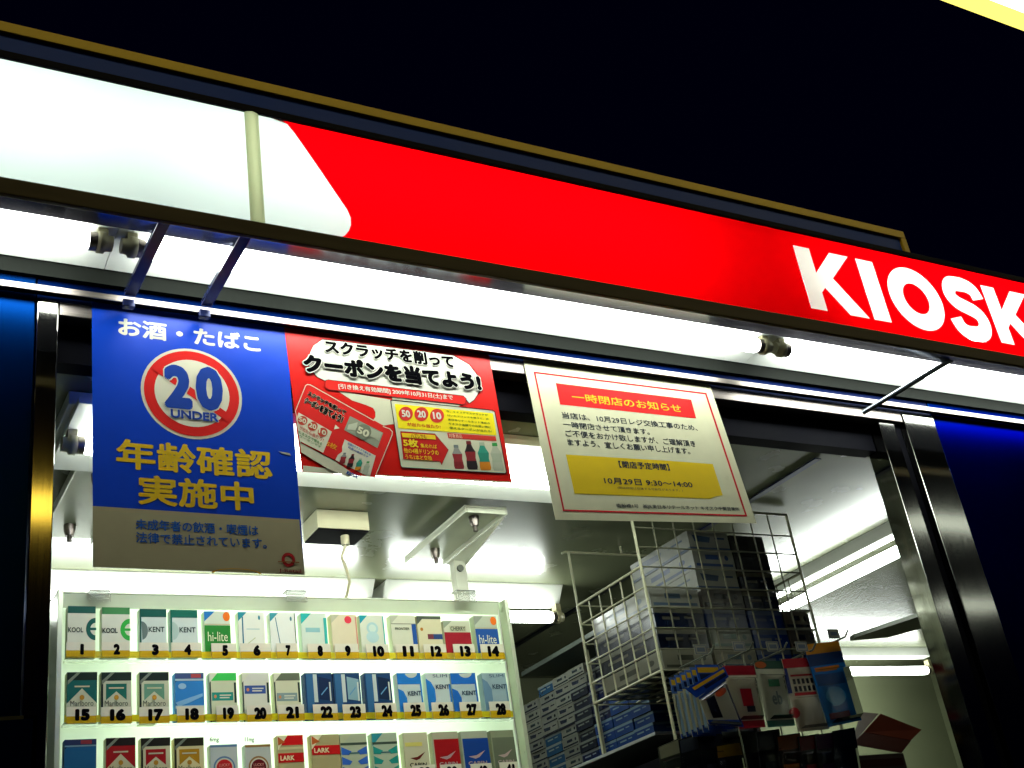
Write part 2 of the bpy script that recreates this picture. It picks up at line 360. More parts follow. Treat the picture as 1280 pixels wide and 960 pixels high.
# trims round the sign face
MB().boxr(SX0, SX1, SY - 0.012, SY - 0.004, 1.051, ZB + 0.001, BROWN).build('bottom_trim', sign, 0.001)
MB().boxr(SX0, SX1, SY - 0.006, SY - 0.0002, ZTOP - 0.002, 1.3055, DARK).build('top_trim', sign, 0.001)
# lamps inside the sign
def lamp(mb, x0, x1, y, z, r, m): mb.tube([(x0, y, z + EYE), (x0 + 0.004, y, z + EYE), (x1 - 0.004, y, z + EYE), (x1, y, z + EYE)], [r * 0.8, r, r, r * 0.8], m, 16); return mb
TS = emit('sign_tube', (0.92, 1.0, 0.97), L_SIGN)
xs = [(-0.95, sp(140, 180).x), (sp(200, 190).x, sp(880, 320).x), (sp(1035, 350).x, 3.2)]
for a, c in xs: lamp(MB(), a, c, 1.572, 1.19, 0.016, TS).build('lamp_tube', sign)
# roof board behind the sign
rb = empty('roof_board', (0.3, 1.5, EYE + 1.25), 'dark blue board with yellow border standing above the lit sign', 'board')
BYD = 1.50
ze = at(1125, 290, BYD).z; xe = at(1128, 292, BYD).x
MB().box(-1.6, xe - 0.02, BYD, BYD + 0.02, EYE + 1.308, ze - 0.0195, mat('roof_blue', (0.001, 0.022, 0.16), 0.6, 0, 0.2, 5, spec=0.1)).build('panel', rb)
MB().box(-1.6, xe, BYD - 0.004, BYD + 0.024, ze - 0.0195, ze, YELLOW).build('border', rb, 0.001)
MB().box(xe - 0.016, xe, BYD - 0.004, BYD + 0.024, EYE + 1.308, ze - 0.0199, YELLOW).build('border', rb, 0.001)

# ------------------------------------------------------------------ fluorescent lights
def fluo(label, a0, a1, c, ztube, zrefl, rw, emat, axis='x', refl=True, r=0.0155, body=True, socket_ends=(1, 1), group='fluorescent lamps of the kiosk', yoff=0.0, gap=0.03, trap=None, gull=False):
    """a tube from a0 to a1 along the axis at cross position c; reflector plate above it"""
    S = (lambda a, k, z: (a, k, z + EYE)) if axis == 'x' else (lambda a, k, z: (k, a, z + EYE))
    mid = S((a0 + a1) / 2, c, ztube)
    t = empty('fluorescent_light', mid, label, 'lamp', group)
    def bx(a, b_, k0, k1, z0, z1, m, mb):
        return mb.boxr(a, b_, k0, k1, z0, z1, m) if axis == 'x' else mb.boxr(k0, k1, a, b_, z0, z1, m)
    m = MB(); m.tube([S(a0, c, ztube), S(a0 + 0.005, c, ztube), S(a1 - 0.005, c, ztube), S(a1, c, ztube)], [r * 0.8, r, r, r * 0.8], emat, 20); m.build('tube', t)
    if refl and not gull: bx(a0 - gap, a1 + gap, c + yoff - rw / 2, c + yoff + rw / 2, zrefl, zrefl + 0.012, WHITE, MB()).build('reflector', t, 0.001)
    if gull:                              # slanted white reflector under the sign
        MB().slab([(a0 - gap, y, z + EYE) for y, z in ((1.545, 1.1375), (1.612, 1.1375), (1.6855, 1.126), (1.6885, 1.132), (1.612, 1.1405), (1.545, 1.1405))], (a1 - a0 + 2 * gap, 0, 0), WHITE).build('reflector', t)
    elif trap:                              # trapezoid batten: half width at the top, at the bottom, height below the ceiling
        wt, wb, hh = trap; zc = 0.9798; cc = c + yoff
        pr = [(cc - wt, zc), (cc + wt, zc), (cc + wb, zc - hh), (cc - wb, zc - hh)]
        MB().slab([S(a0 - gap, k, z) for k, z in pr], Vector(S(a1 + gap, 0, 0)) - Vector(S(a0 - gap, 0, 0)), WHITE).build('batten', t, 0.002)
    elif body: bx(a0 - 0.04, a1 + 0.04, c + yoff - rw * 0.38, c + yoff + rw * 0.38, zrefl + 0.0125, zrefl + body, WHITE, MB()).build('batten', t, 0.002)
    for e, sgn, on in ((a0, -1, socket_ends[0]), (a1, 1, socket_ends[1])):
        if not on: continue
        q = MB(); q.tube([S(e + sgn * 0.0006, c, ztube), S(e + sgn * 0.012, c, ztube)], r * 0.98, STEELH, 16)
        q.tube([S(e + sgn * 0.012, c, ztube), S(e + sgn * 0.014, c, ztube), S(e + sgn * 0.024, c, ztube), S(e + sgn * 0.026, c, ztube), S(e + sgn * 0.036, c, ztube)], [r * 0.9, r * 1.12, r * 1.12, r * 0.85, r * 0.8], SOCK, 16)
        lo, hi = sorted((e + sgn * 0.013, e + sgn * 0.028)); bx(lo, hi, c - 0.011, c + 0.011, ztube, zrefl - 0.0004, SOCK, q)
        q.build('socket', t)
    return t
TSO = emit('soffit_tube', (0.93, 1.0, 0.97), L_SOFFIT)
TIN = emit('inside_tube', (0.92, 1.0, 0.92), L_IN)
zt_s, y_s, zr_s = 1.1165, 1.600, 1.137
ex = at(110, 298, y_s).x; e2 = at(944, 428, y_s).x
G_S = 'fluorescent lamps under the sign'
fluo('bare lit fluorescent lamp under the white part of the sign, left of two braces', ex - 1.2, ex, y_s, zt_s, zr_s, 0.09, TSO, group=G_S, body=0, gap=0.042, gull=True)
fluo('long lit fluorescent lamp under the sign above the posters', ex + 0.085, e2, y_s, zt_s, zr_s, 0.09, TSO, group=G_S, body=0, gap=0.042, gull=True)
fluo('lit fluorescent lamp under the KIOSK letters, crossed by a thin rod', e2 + 0.085, e2 + 1.285, y_s, zt_s, zr_s, 0.09, TSO, group=G_S, body=0, gap=0.042, gull=True)
# inside: front ceiling lamp, back ceiling lamps, right ones
G_I = 'ceiling lamps inside the kiosk'
yf = 1.905; fx0 = at(105, 572, yf).x
fluo('lit ceiling lamp just inside the opening, behind the hung posters', fx0, fx0 + 1.2, yf, 0.918, 0.942, 0.26, TIN, group=G_I, body=0.037, yoff=0.025)
yb_ = 2.70
xg = at(470, 745, yb_).x
fluo('lit ceiling lamp over the left half of the cigarette rack', xg - 0.04 - 0.9, xg - 0.045, yb_, 0.900, 0.935, 0.06, TIN, group=G_I, refl=False, trap=(0.055, 0.02, 0.045), yoff=0.016)
x3 = at(690, 778, yb_).x
fluo('lit ceiling lamp over the right half of the cigarette rack', xg + 0.045, x3, yb_, 0.900, 0.935, 0.06, TIN, group=G_I, refl=False, trap=(0.055, 0.02, 0.045), yoff=0.016)
p0 = atz(1136, 686, 0.905); 
fluo('lit ceiling lamp slanting into the room beside the steel post', p0.y, p0.y + 0.6, p0.x, 0.912, 0.95, 0.06, TIN, 'y', group=G_I, refl=False, trap=(0.04, 0.022, 0.03), yoff=-0.01)
p1 = at(1160, 838, 3.27)
fluo('farthest lit ceiling lamp, above the open brown box', p1.x - 0.6, p1.x - 0.01, 3.27, p1.z - EYE, p1.z - EYE + 0.04, 0.06, TIN, group=G_I, refl=False, trap=(0.04, 0.022, 0.03), yoff=0.0)

# platform lamp top right
pl = empty('platform_lamp', (3.2, 1.3, EYE + 2.0), 'bright warm tube lamp running overhead at the top right corner', 'lamp')
zp, yp = 2.0, 2.0 / 1.54
xl = at(1178, 0, yp).x
MB().boxr(-1.4, 4.6, yp - 0.14, yp - 0.046, zp + 0.001, zp + 0.03, emit('platform_diffuser', (1.0, 0.93, 0.6), 8.0)).build('diffuser', pl)
MB().boxr(-1.4, 4.6, yp - 0.0455, yp, zp + 0.0, zp + 0.05, emit('platform_lens_edge', (1.0, 0.86, 0.16), 1.6)).build('lens_edge', pl)
MB().boxr(-1.4, 4.6, yp - 0.15, yp + 0.002, zp + 0.051, zp + 0.09, DARK).boxr(0.2, 0.22, yp - 0.06, yp - 0.04, zp + 0.09, zp + 1.5, DARK).boxr(3.9, 3.92, yp - 0.06, yp - 0.04, zp + 0.09, zp + 1.5, DARK).build('housing', pl)
tag(MB().boxr(-3, 6, yp - 0.1, yp + 0.15, zp + 1.5, zp + 1.7, DARK).build('canopy_beam'), 'dark platform canopy beam high above the lamp', 'beam')

# sodium street lamps down the platform, behind the viewer (mirrored in the steel posts)
SOD = emit('sodium_glass', (1.0, 0.66, 0.08), 10.0)
for (px, py, Y, t, lb) in ((47, 627, 1.696, 4.0, 'amber street lamp on a tall dark pole behind the viewer'),):
    p = at(px, py, Y); d = ray(px, py); d = d / d[1]; q = p + Vector((d[0], -1, d[2])) * t
    sl = empty('street_lamp', (q.x, q.y - 0.2, 0), lb, 'street lamp')
    MB().tube([(q.x, q.y - 0.2, 0), (q.x, q.y - 0.2, q.z + 0.1)], 0.05, DARK, 10).build('pole', sl)
    MB().box(q.x - 0.13, q.x + 0.13, q.y - 0.1, q.y, q.z - 0.05, q.z + 0.05, SOD).build('lamp_glass', sl)

# unseen twin-tube lamps added behind the viewer to put highlights on the right post
for (px, py, t, lb) in ((1190, 655, 4.5, 'added white fluorescent lamp, unseen behind the viewer, nearer and higher'), (1214, 757, 7.5, 'added white fluorescent lamp, unseen behind the viewer, farther away')):
    p = at(px, py, YF); d = ray(px, py); d = d / d[1]; q = p + Vector((d[0], -1, d[2])) * t
    sl = empty('platform_lamp', (q.x, q.y, q.z), lb, 'lamp', 'unseen lamps added for highlights on the steel post')
    MB().box(q.x - 0.6, q.x + 0.6, q.y - 0.14, q.y + 0.14, q.z + 0.05, q.z + 0.11, DARK).box(q.x - 0.02, q.x + 0.02, q.y - 0.02, q.y + 0.02, q.z + 0.11, q.z + 1.2, DARK).build('housing', sl)
    for dy in (-0.07, 0.07): MB().tube([(q.x - 0.59, q.y + dy, q.z), (q.x + 0.59, q.y + dy, q.z)], 0.018, emit('platform_tube', (0.93, 1.0, 0.9), 6.0), 10).build('tube', sl)

# ------------------------------------------------------------------ posters hung in the opening
YP1 = 1.694
def hung(name, quad, Y, base, thick=0.0006):
    mb = MB(); sheet(quad, Y, thick, base, mb)
    return mb, Art(mb, lambda x, y: at(x, y, Y), (0, -1, 0), quad)
WH, OFFW, RED, DRED, BLU, YEL, BLK = ink('d6d6c2'), ink('c2c0a4'), ink('c41006'), ink('a81008'), ink('0a3fb0'), ink('e8cf1c'), ink('08080a')
# 1 --- blue age check poster
q1 = [(114.8, 375), (357.6, 408), (381, 718.5), (116.2, 708.5)]
mb, A = hung('poster', q1, YP1 + 0.0026, ink('0038ac', 0.35))
c = sub(2.526, 80, 360)
A.poly([c(90, 688), c(742, 731), q1[2], q1[3]], ink('a89e78'), 1)
A.text('お酒・たばこ', c(170, 92), c(622, 205), WH, 0.035, 1)
ctr = c(405, 332)
P3 = lambda u, v: at(*ctr, YP1 + 0.0026) + Vector((u, 0, v))
rad = (at(*c(565, 345), YP1).x - at(*c(245, 320), YP1).x) / 2
B = Art(mb, P3, (0, -1, 0))
B.disc((0, 0), rad, rad, ink('cfcab0'), 1, 48); B.disc((0, 0), rad * 0.94, rad * 0.94, ink('c8160e'), 2, 48); B.disc((0, 0), rad * 0.74, rad * 0.74, ink('dad6ba'), 3, 48)
B.line([(-rad * 0.66, rad * 0.45), (rad * 0.66, -rad * 0.45)], rad * 0.17, ink('c8160e'), 4)
for t20, xa, xb_ in (('2', 313, 405), ('0', 412, 503)):
    A.text(t20, c(xa, 240 + (xa - 313) * 0.06), c(xb_, 386 + (xa - 313) * 0.07), ink('dad6ba'), 0.085, 5, ref=0.055); A.text(t20, c(xa, 240 + (xa - 313) * 0.06), c(xb_, 386 + (xa - 313) * 0.07), ink('06348a'), 0.06, 6, ref=0.055)
A.text('UNDER', c(335, 383), c(487, 425), ink('dad6ba'), 0.075, 5, ref=0.035); A.text('UNDER', c(335, 383), c(487, 425), ink('06348a'), 0.04, 6, ref=0.035)
gold = ink('d8b21a')
A.text('年齢確認', c(163, 473), c(660, 606), gold, 0.03, 1)
A.text('実施中', c(232, 588), c(602, 706), gold, 0.03, 1)
tb = ink('1c56a0')
A.text('未成年者の飲酒・喫煙は', c(225, 728), c(614, 783), tb, 0.02, 2)
A.text('法律で禁止されています。', c(226, 770), c(640, 824), tb, 0.02, 2)
lg = at(*c(708, 858), YP1 + 0.0026); B2 = Art(mb, lambda u, v: lg + Vector((u, 0, v)), (0, -1, 0))
rl = rad * 0.135
B2.disc((0, 0), rl, rl * 1.05, ink('a01414'), 2, 28, inner=0.55); B2.line([(-rl * 1.5, -rl * 0.35), (rl * 1.5, -rl * 0.35)], rl * 0.16, ink('8a4a10'), 3)
A.text('J-Retail', c(678, 886), c(749, 903), ink('7a1a22'), 0.02, 2)
oc = at(*c(545, 902), YP1 + 0.0026); B3 = Art(mb, lambda u, v: oc + Vector((u, 0, v)), (0, -1, 0))
B3.disc((0, 0), rad * 0.48, rad * 0.10, ink('d89a10'), 2, 28, 0.05, math.pi - 0.05, inner=0.88)
A.poly([c(676, 515), c(712, 522), c(716, 530), c(690, 524)], ink('9a9a86'), 2)
tag(mb.build('poster'), 'tall blue age check poster with a crossed out 20 in a red ring', 'poster', 'posters hung in the opening')

# 2 --- red scratch coupon poster
q2 = [(355, 407), (610.5, 440.5), (640.2, 604), (377.5, 589.5)]
Y2 = YP1 + 0.002
mb, A = hung('poster', q2, Y2, ink('c81206', 0.35))
c = sub(4, 340, 400)
DR, CR = ink('8c0f0a'), ink('d2d0ae')
def poly(pts, m, k): A.poly([c(*p) for p in pts], m, k)
def outl(pts, w, m, k): A.line([c(*p) for p in pts], w, m, k, True)
poly([(155, 727), (420, 760), (500, 772), (1192, 808), (1200, 815), (155, 757)], CR, 1)
blob = [(185, 240), (188, 165), (205, 128), (250, 97), (330, 105), (620, 140), (905, 176), (985, 222), (1038, 290), (1042, 350), (1010, 400), (985, 418), (960, 385), (265, 305), (225, 285)]
poly(blob, WH, 1); outl(blob, 0.7, BLK, 2)
tail = [(330, 355), (590, 398), (612, 520), (590, 522), (545, 530), (500, 533), (470, 528), (500, 508), (516, 485), (516, 460), (505, 440), (470, 425), (400, 402)]
poly(tail, CR, 1)
tail2 = [(600, 396), (930, 432), (960, 420), (930, 416), (600, 380)]
poly(tail2, CR, 1)
rib = [(265, 303), (280, 300), (955, 380), (970, 395), (966, 418), (955, 424), (280, 350), (263, 338)]
poly(rib, ink('d41c10'), 3); outl(rib, 0.5, ink('300806'), 4)
A.text('[引き換え有効期間] 2009年10月31日(土)まで', c(328, 318), c(905, 405), WH, 0.02, 4)
for body, tl, br, o in (('スクラッチを削って', (255, 98), (912, 245), 0.055), ('クーポンを当てよう!', (145, 168), (1048, 362), 0.07)):
    k = 5 if o == 0.055 else 8
    A.text(body, c(*tl), c(*br), BLK, o + 0.068, k, ref=o); A.text(body, c(*tl), c(*br), WH, o + 0.048, k + 1, ref=o); A.text(body, c(*tl), c(*br), BLK, o, k + 2)
bx = [(592, 405), (600, 401), (1100, 452), (1112, 460), (1170, 760), (1165, 768), (650, 738), (642, 730)]
poly(bx, CR, 2); outl(bx, 0.9, ink('100806'), 3)
yb = [(612, 420), (1103, 467), (1122, 578), (630, 542)]; poly(yb, ink('f0dc10'), 3)
for x, y, tx in ((667, 470, '50'), (745, 472, '20'), (823, 480, '10')):
    A.disc(c(x, y), 8.8, 8.8, ink('c83020'), 4, 24); A.text(tx, c(x - 24, y - 20), c(x + 24, y + 20), WH, 0.04, 5)
A.text('が出たら当たり!', c(672, 512), c(842, 545), ink('c01808'), 0.02, 4)
gr = ink('3a5c10')
for i, tx in enumerate(('今、キオスクでスクラッチが', '付いたドリンクを買うと、JR', '東日本リテールネット運営の', 'キオスク店舗でのお買い物に', '使えるクーポンが当たる!')):
    A.text(tx, c(868 + 4 * i, 452 + 20.5 * i), c(1078 + 5 * i, 482 + 20.5 * i), gr, 0.015, 4)
arw = [(640, 558), (812, 570), (880, 650), (846, 725), (838, 708), (655, 696)]
poly(arw, ink('b81008'), 3); outl(arw, 0.4, ink('600604'), 4)
poly([(645, 566), (812, 577), (818, 600), (650, 588)], ink('f0c818'), 5); A.text('ハズレでも', c(690, 568), c(770, 598), DR, 0.01, 6)
ylw = ink('f0d020')
A.text('5枚', c(650, 592), c(732, 640), ylw, 0.04, 5); A.text('集めれば', c(738, 618), c(824, 646), ylw, 0.01, 5)
A.text('他の4種ドリンクの', c(655, 640), c(832, 678), ylw, 0.01, 5); A.text('うち1本と交換', c(662, 672), c(800, 706), ylw, 0.01, 5)
poly([(874, 565), (1116, 582), (1121, 606), (880, 592)], ink('b82818'), 3); A.text('対象商品', c(880, 568), c(950, 594), ink('f0c8a0'), 0.01, 4)
def bottle(x, y0, y1, w, cols, art, cc, k=3, skew=0.0):
    h = y1 - y0
    def p(u, v): return cc(x + u * w + skew * v * h, y0 + v * h)
    cap, up, lab, low = cols
    art.poly([p(-.22, 0), p(.22, 0), p(.24, .12), p(-.24, .12)], cap, k)
    art.poly([p(-.2, .12), p(.2, .12), p(.32, .25), p(.5, .38), p(-.5, .38), p(-.32, .25)], up, k)
    art.poly([p(-.5, .38), p(.5, .38), p(.42, .6), p(.46, .7), p(-.46, .7), p(-.42, .6)], lab, k)
    art.poly([p(-.46, .7), p(.46, .7), p(.5, .9), p(.42, 1), p(-.42, 1), p(-.5, .9)], low, k)
cols4 = [(ink('6a7470'), ink('8a8a80'), ink('8a2024'), ink('7a181c')), (ink('6a1214'), ink('1c0a0c'), ink('7c161a'), ink('12080a')), (ink('a8b090'), ink('2a8a70'), ink('1f7a62'), ink('c8780c')), (ink('2f8a3c'), ink('b4b89c'), ink('a8b094'), ink('b0b49a'))]
for (x, y0, y1, w), cl in zip(((917, 625, 745, 50), (980, 605, 748, 54), (1046, 612, 752, 56), (1110, 615, 754, 56)), cols4): bottle(x, y0, y1, w, cl, A, c, 3, 0.16)
# the tilted scratch card printed at the lower left
c = sub(6.856, 340, 470)
cd = [(300, 75), (325, 78), (1005, 455), (1028, 480), (1025, 510), (880, 868), (700, 850), (540, 722), (240, 570), (198, 300), (285, 85)]
A.poly([c(*p) for p in cd], ink('cc1810'), 3); A.line([c(*p) for p in [(240, 570), (198, 300), (285, 85), (300, 75), (325, 78), (870, 385)]], 0.9, CR, 4); A.line([c(*p) for p in [(950, 435), (1005, 455), (1028, 480), (1025, 510), (880, 868)]], 0.9, CR, 4)
def tq(body, pts, m, o, k, ref=None): A.text(body, None, None, m, o, k, [c(*p) for p in pts], ref)
Q1, Q2 = [(315, 128), (635, 300), (620, 340), (300, 165)], [(290, 178), (618, 345), (590, 408), (268, 232)]
for Q, t, o in ((Q1, 'スクラッチを削って', 0.05), (Q2, 'クーポンを当てよう!', 0.06)):
    tq(t, Q, CR, o + 0.06, 4, o); tq(t, Q, BLK, o, 5)
A.poly([c(*p) for p in [(225, 315), (510, 480), (435, 660), (235, 560), (205, 370)]], ink('d8d4b4'), 4)
for x, y, t in ((258, 385, '50'), (345, 433, '20'), (430, 485, '10')):
    A.disc(c(x, y), 6.2, 5.8, ink('b8402c'), 5, 20); tq(t, [(x - 30, y - 38), (x + 34, y - 8), (x + 26, y + 32), (x - 36, y + 4)], CR, 0.03, 6)
tq('が出たら当たり!', [(235, 425), (445, 535), (432, 570), (232, 460)], ink('b82c18'), 0.01, 5)
tq('キオスクで使える', [(220, 462), (430, 575), (420, 600), (225, 498)], ink('2a7a34'), 0.01, 5); tq('クーポンです', [(228, 500), (420, 605), (412, 622), (232, 525)], ink('2a7a34'), 0.01, 5)
tq('5枚', [(470, 555), (560, 595), (548, 640), (455, 600)], ink('e08a18'), 0.03, 4)
A.poly([c(*p) for p in [(540, 420), (575, 450), (528, 460)]], CR, 4)
A.poly([c(*p) for p in [(665, 345), (950, 490), (900, 620), (615, 465)]], ink('8c9078'), 4)
A.poly([c(*p) for p in [(650, 420), (730, 400), (720, 470), (640, 462)]], ink('b8bca0'), 5); A.poly([c(*p) for p in [(830, 440), (940, 490), (915, 560), (840, 520)]], ink('aaae92'), 5)
A.disc(c(778, 482), 10, 9.5, ink('70745f'), 6, 24); tq('50', [(735, 430), (838, 478), (815, 535), (720, 488)], CR, 0.04, 7)
A.poly([c(*p) for p in [(620, 545), (885, 685), (835, 870), (540, 722), (560, 680), (598, 650), (598, 610)]], ink('d8d4b8'), 4)
tq('全国のキオスクで使える', [(650, 568), (845, 670), (838, 688), (642, 585)], ink('1c4c9c'), 0.02, 5); tq('対象の飲料です', [(650, 600), (825, 690), (818, 706), (645, 618)], ink('1c4c9c'), 0.02, 5)
for (x, y0, y1, w), cl in zip(((620, 660, 755, 50), (690, 672, 785, 52), (755, 710, 812, 52), (820, 735, 845, 52)), cols4): bottle(x, y0, y1, w, cl, A, c, 6, -0.28)
A.poly([c(*p) for p in [(240, 575), (540, 735), (700, 845), (650, 866), (480, 800), (245, 655)]], ink('ccc8a8'), 4); A.line([c(*p) for p in [(240, 575), (540, 735), (760, 862)]], 0.5, BLK, 5)
tq('KIOSK', [(645, 815), (745, 858), (725, 884), (628, 842)], ink('123c88'), 0.05, 6)
tag(mb.build('poster'), 'red scratch coupon poster with bold black headline and four bottles', 'poster', 'posters hung in the opening')

# 3 --- laminated closing notice
q3 = [(653.6, 447), (886.3, 478.5), (945.8, 654), (694.5, 649.5)]
Y3 = YP1 + 0.001
mb, A = hung('notice', q3, Y3, ink('cccaa6', 0.3))
c = sub(4, 640, 440)
rd = ink('b81420')
A.line([c(112, 102), c(968, 208), c(1170, 818), c(258, 791)], 2.1, rd, 1, True)
A.poly([c(218, 155), c(895, 238), c(920, 332), c(240, 262)], ink('d01412'), 1)
A.text('一時閉店のお知らせ', c(293, 202), c(850, 304), ink('f0a81c'), 0.016, 2)
tk = ink('222a34')
for t, a, d in (('当店は、10月29日レジ交換工事のため、', (245, 298), (930, 395)), ('一時閉店させて頂きます。', (252, 345), (690, 415)), ('ご不便をおかけ致しますが、ご理解頂き', (262, 388), (920, 475)), ('ますよう、宜しくお願い申し上げます。', (273, 432), (893, 512))):
    A.text(t, c(*a), c(*d), tk, 0.014, 1)
A.poly([c(268, 512), c(560, 530), c(760, 542), c(1003, 560), c(1053, 716), c(1015, 722), c(990, 734), c(700, 722), c(312, 708)], ink('ccae06'), 1)
A.text('【閉店予定時間】', c(528, 543), c(790, 594), tk, 0.016, 2)
A.text('10月29日 9:30〜14:00', c(455, 626), c(905, 680), tk, 0.016, 2)
A.text('(閉店時間は前後する可能性があります。)', c(525, 672), c(855, 700), tk, 0.0, 2)
A.text('南船橋1号   ㈱JR東日本リテールネット キオスク千葉営業所', c(518, 757), c(1140, 798), tk, 0.01, 1)
n3 = mb.build('notice')
# clear laminate rim
tag(n3, 'white laminated closing notice with red border and yellow time box', 'notice', 'posters hung in the opening')
# ------------------------------------------------------------------ cigarette display
YR = 2.30; YPK = 2.275
rack = empty('cigarette_rack', (0.9, YR, EYE + 0.3), 'glowing white numbered cigarette display hung from the ceiling', 'display rack')
OP = opal('opal_rack', (0.86, 0.9, 0.82), 0.03)
rx0, rx1 = at(76, 850, YR).x, at(634, 850, YR).x
ztop = at(350, 745, YR - 0.013).z - EYE; zhead = at(350, 764, YR).z - EYE
ridge = MB()
MB().boxr(rx0, rx1, YR, YR + 0.003, -0.1, zhead, OP).build('light_panel', rack)
RIN = mat('rack_inside', (0.8, 0.82, 0.76), 0.6, 0, 0.04, 12)
MB().boxr(rx0, rx1, YR + 0.10, YR + 0.104, -0.1, ztop, RIN).boxr(rx0 - 0.004, rx0 - 0.0005, YR, YR + 0.104, -0.1, ztop, RIN).boxr(rx1 + 0.0005, rx1 + 0.004, YR, YR + 0.104, -0.1, ztop, RIN).build('housing', rack)
HEADM = mat('rack_header', (0.60, 0.68, 0.50), 0.35, 0, 0.12, 15)
MB().boxr(rx0 - 0.002, rx1 + 0.002, YR - 0.013, YR + 0.1045, ztop - 0.003, ztop, HEADM).slab([(rx0, YR - 0.012, EYE + ztop), (rx1, YR - 0.012, EYE + ztop), (rx1, YR - 0.002, EYE + zhead), (rx0, YR - 0.002, EYE + zhead)], (0, 0.002, 0), HEADM).build('header', rack, 0.0008)
FR = mat('rack_frame', (0.50, 0.56, 0.40), 0.3, 0.2, 0.15, 15)
for x in (rx0 - 0.014, rx1 + 0.0045): MB().boxr(x, x + 0.0095, YR - 0.03, YR + 0.1, -0.1, ztop - 0.001, FR).build('side_frame', rack, 0.001)
TR = emit('rack_tube', (0.86, 1.0, 0.88), L_RACK)
rows_px = [(757, 822), (840, 903), (921, 985)]
tx0, tx1 = at(150, 850, YR).x, at(585, 850, YR).x
for yy in (790, 832, 912, 990):
    z = at(350, yy, YR).z - EYE
    lamp(MB(), tx0, tx1, YR + 0.06, z, 0.012, TR).build('lamp_tube', rack)
# shelves with yellow price strip
YST = mat('yellow_strip', hexc('d8b818'), 0.35, 0, 0.08, 30)
for (l, r) in (((82, 822), (632, 823.5)), ((80, 903), (642, 896)), ((78, 986), (648, 972))):
    a, d = at(*l, YPK), at(*r, YPK)
    m = MB(); m.slab([a, d, d + Vector((0, 0, -0.0035)), a + Vector((0, 0, -0.0035))], (0, YR - YPK - 0.0005, 0), CLEAR); m.build('shelf', rack)
    m = MB(); a2, d2 = at(l[0], l[1], YPK - 0.004), at(r[0], r[1], YPK - 0.004)
    m.slab([a2, d2, d2 + Vector((0, 0, 0.0125)), a2 + Vector((0, 0, 0.0125))], (0, 0.0008, 0), opal('yellow_film', (0.85, 0.74, 0.04), 0.04)); m.build('price_strip', rack)
for x in (125, 371, 583):
    a = at(x - 13, 737, YR - 0.035); d = at(x + 13, 752, YR - 0.035)
    MB().box(a.x, d.x, YR - 0.035, YR - 0.032, d.z, a.z, CLEAR).box(a.x, d.x, YR - 0.0318, YR - 0.01, a.z - 0.002, a.z, CLEAR).build('clip', rack)

def pk(no, x0, x1, y0, y1, base, draw, label, tagbox=None, tagno=None, xb=None):
    """one pack: x range of its top, top and bottom in the picture; xb: x range at its foot"""
    xb = xb or (x0 + 2.5, x1 + 2.5)
    quad = [(x0, y0), (x1, y0 + 0.3), (xb[1], y1), (xb[0], y1)]
    mb = MB(); pts = [at(*p, YPK) for p in quad]
    zt_, zb_ = (pts[0].z + pts[1].z) / 2, (pts[2].z + pts[3].z) / 2
    xa, xd = (pts[0].x + pts[3].x) / 2, (pts[1].x + pts[2].x) / 2
    mb.box(xa, xd, YPK, YPK + 0.021, zb_, zt_, ink(base))
    A = Art(mb, lambda u, v: Vector((xa + (xd - xa) * u, YPK, zt_ + (zb_ - zt_) * v)), (0, -1, 0), None, 0.0003)
    draw(A)
    o = mb.build('cigarette_pack'); tag(o, label, 'cigarette pack', 'cigarette packs in the numbered display')
    if tagno:
        t0, t1 = tagbox or (x0 + 1, x1 + 6)
        h = 19 if y1 < 830 else 20
        a = at(t0, y1 - h, YPK - 0.006); d = at(t1, y1 - 0.5, YPK - 0.006)
        m = MB(); m.box(a.x, d.x, YPK - 0.006, YPK - 0.005, d.z, a.z, ink('d6d4bc'))
        B = Art(m, lambda u, v: Vector((a.x + (d.x - a.x) * u, YPK - 0.006, a.z + (d.z - a.z) * v)), (0, -1, 0), None, 0.0003)
        B.rect((0, 0.56), (1, 1), ink('b4920a'), 1)
        w = {'1': 0.13}.get(tagno, 0.24) if len(tagno) == 1 else 0.5
        B.text(tagno, (0.54 - w / 2, 0.12), (0.54 + w / 2, 0.86), BLK, 0.085, 2)
        m.build('number_tag', rack)
I = ink
def d_green(c1, c2, word, swirl=True):
    def f(A):
        A.rect((0, 0), (1, 0.14), I(c1), 1)
        if swirl:
            A.disc((1.0, 0.45), 0.34, 0.22, I(c2), 1, 24, math.pi / 2, math.pi * 1.5, 0.55); A.line([(0.72, 0.45), (1, 0.45)], 0.05, I(c2), 2)
        A.text(word, (0.02, 0.42), (0.56, 0.52), I('2c3c34'), 0.03, 3)
    return f
def d_kent(c1, disc, side='l'):
    def f(A):
        A.rect((0, 0), (1, 0.17), I(c1), 1); A.rect((0, 0.17), (0.06, 0.7), I(c1), 1)
        A.disc((0.06, 0.45), 0.24, 0.19, I(disc), 1, 24, -math.pi / 2, math.pi / 2)
        A.text('KENT', (0.32, 0.37), (0.92, 0.48), I('32443f'), 0.03, 2)
    return f
def d_lite(c, corner, word=True):
    def f(A):
        A.poly([(0, 0), (0.42, 0), (0, 0.22)], I(corner), 1); A.disc((0.86, 0.11), 0.14, 0.1, I('d86a1c'), 1, 16)
        A.rect((0, 0.27), (1, 0.29), I('b8b088'), 1); A.rect((0, 0.3), (1, 1), I(c), 1)
        if word: A.text('hi-lite', (0.12, 0.44), (0.88, 0.64), I('d8dcb8'), 0.0, 2)
    return f
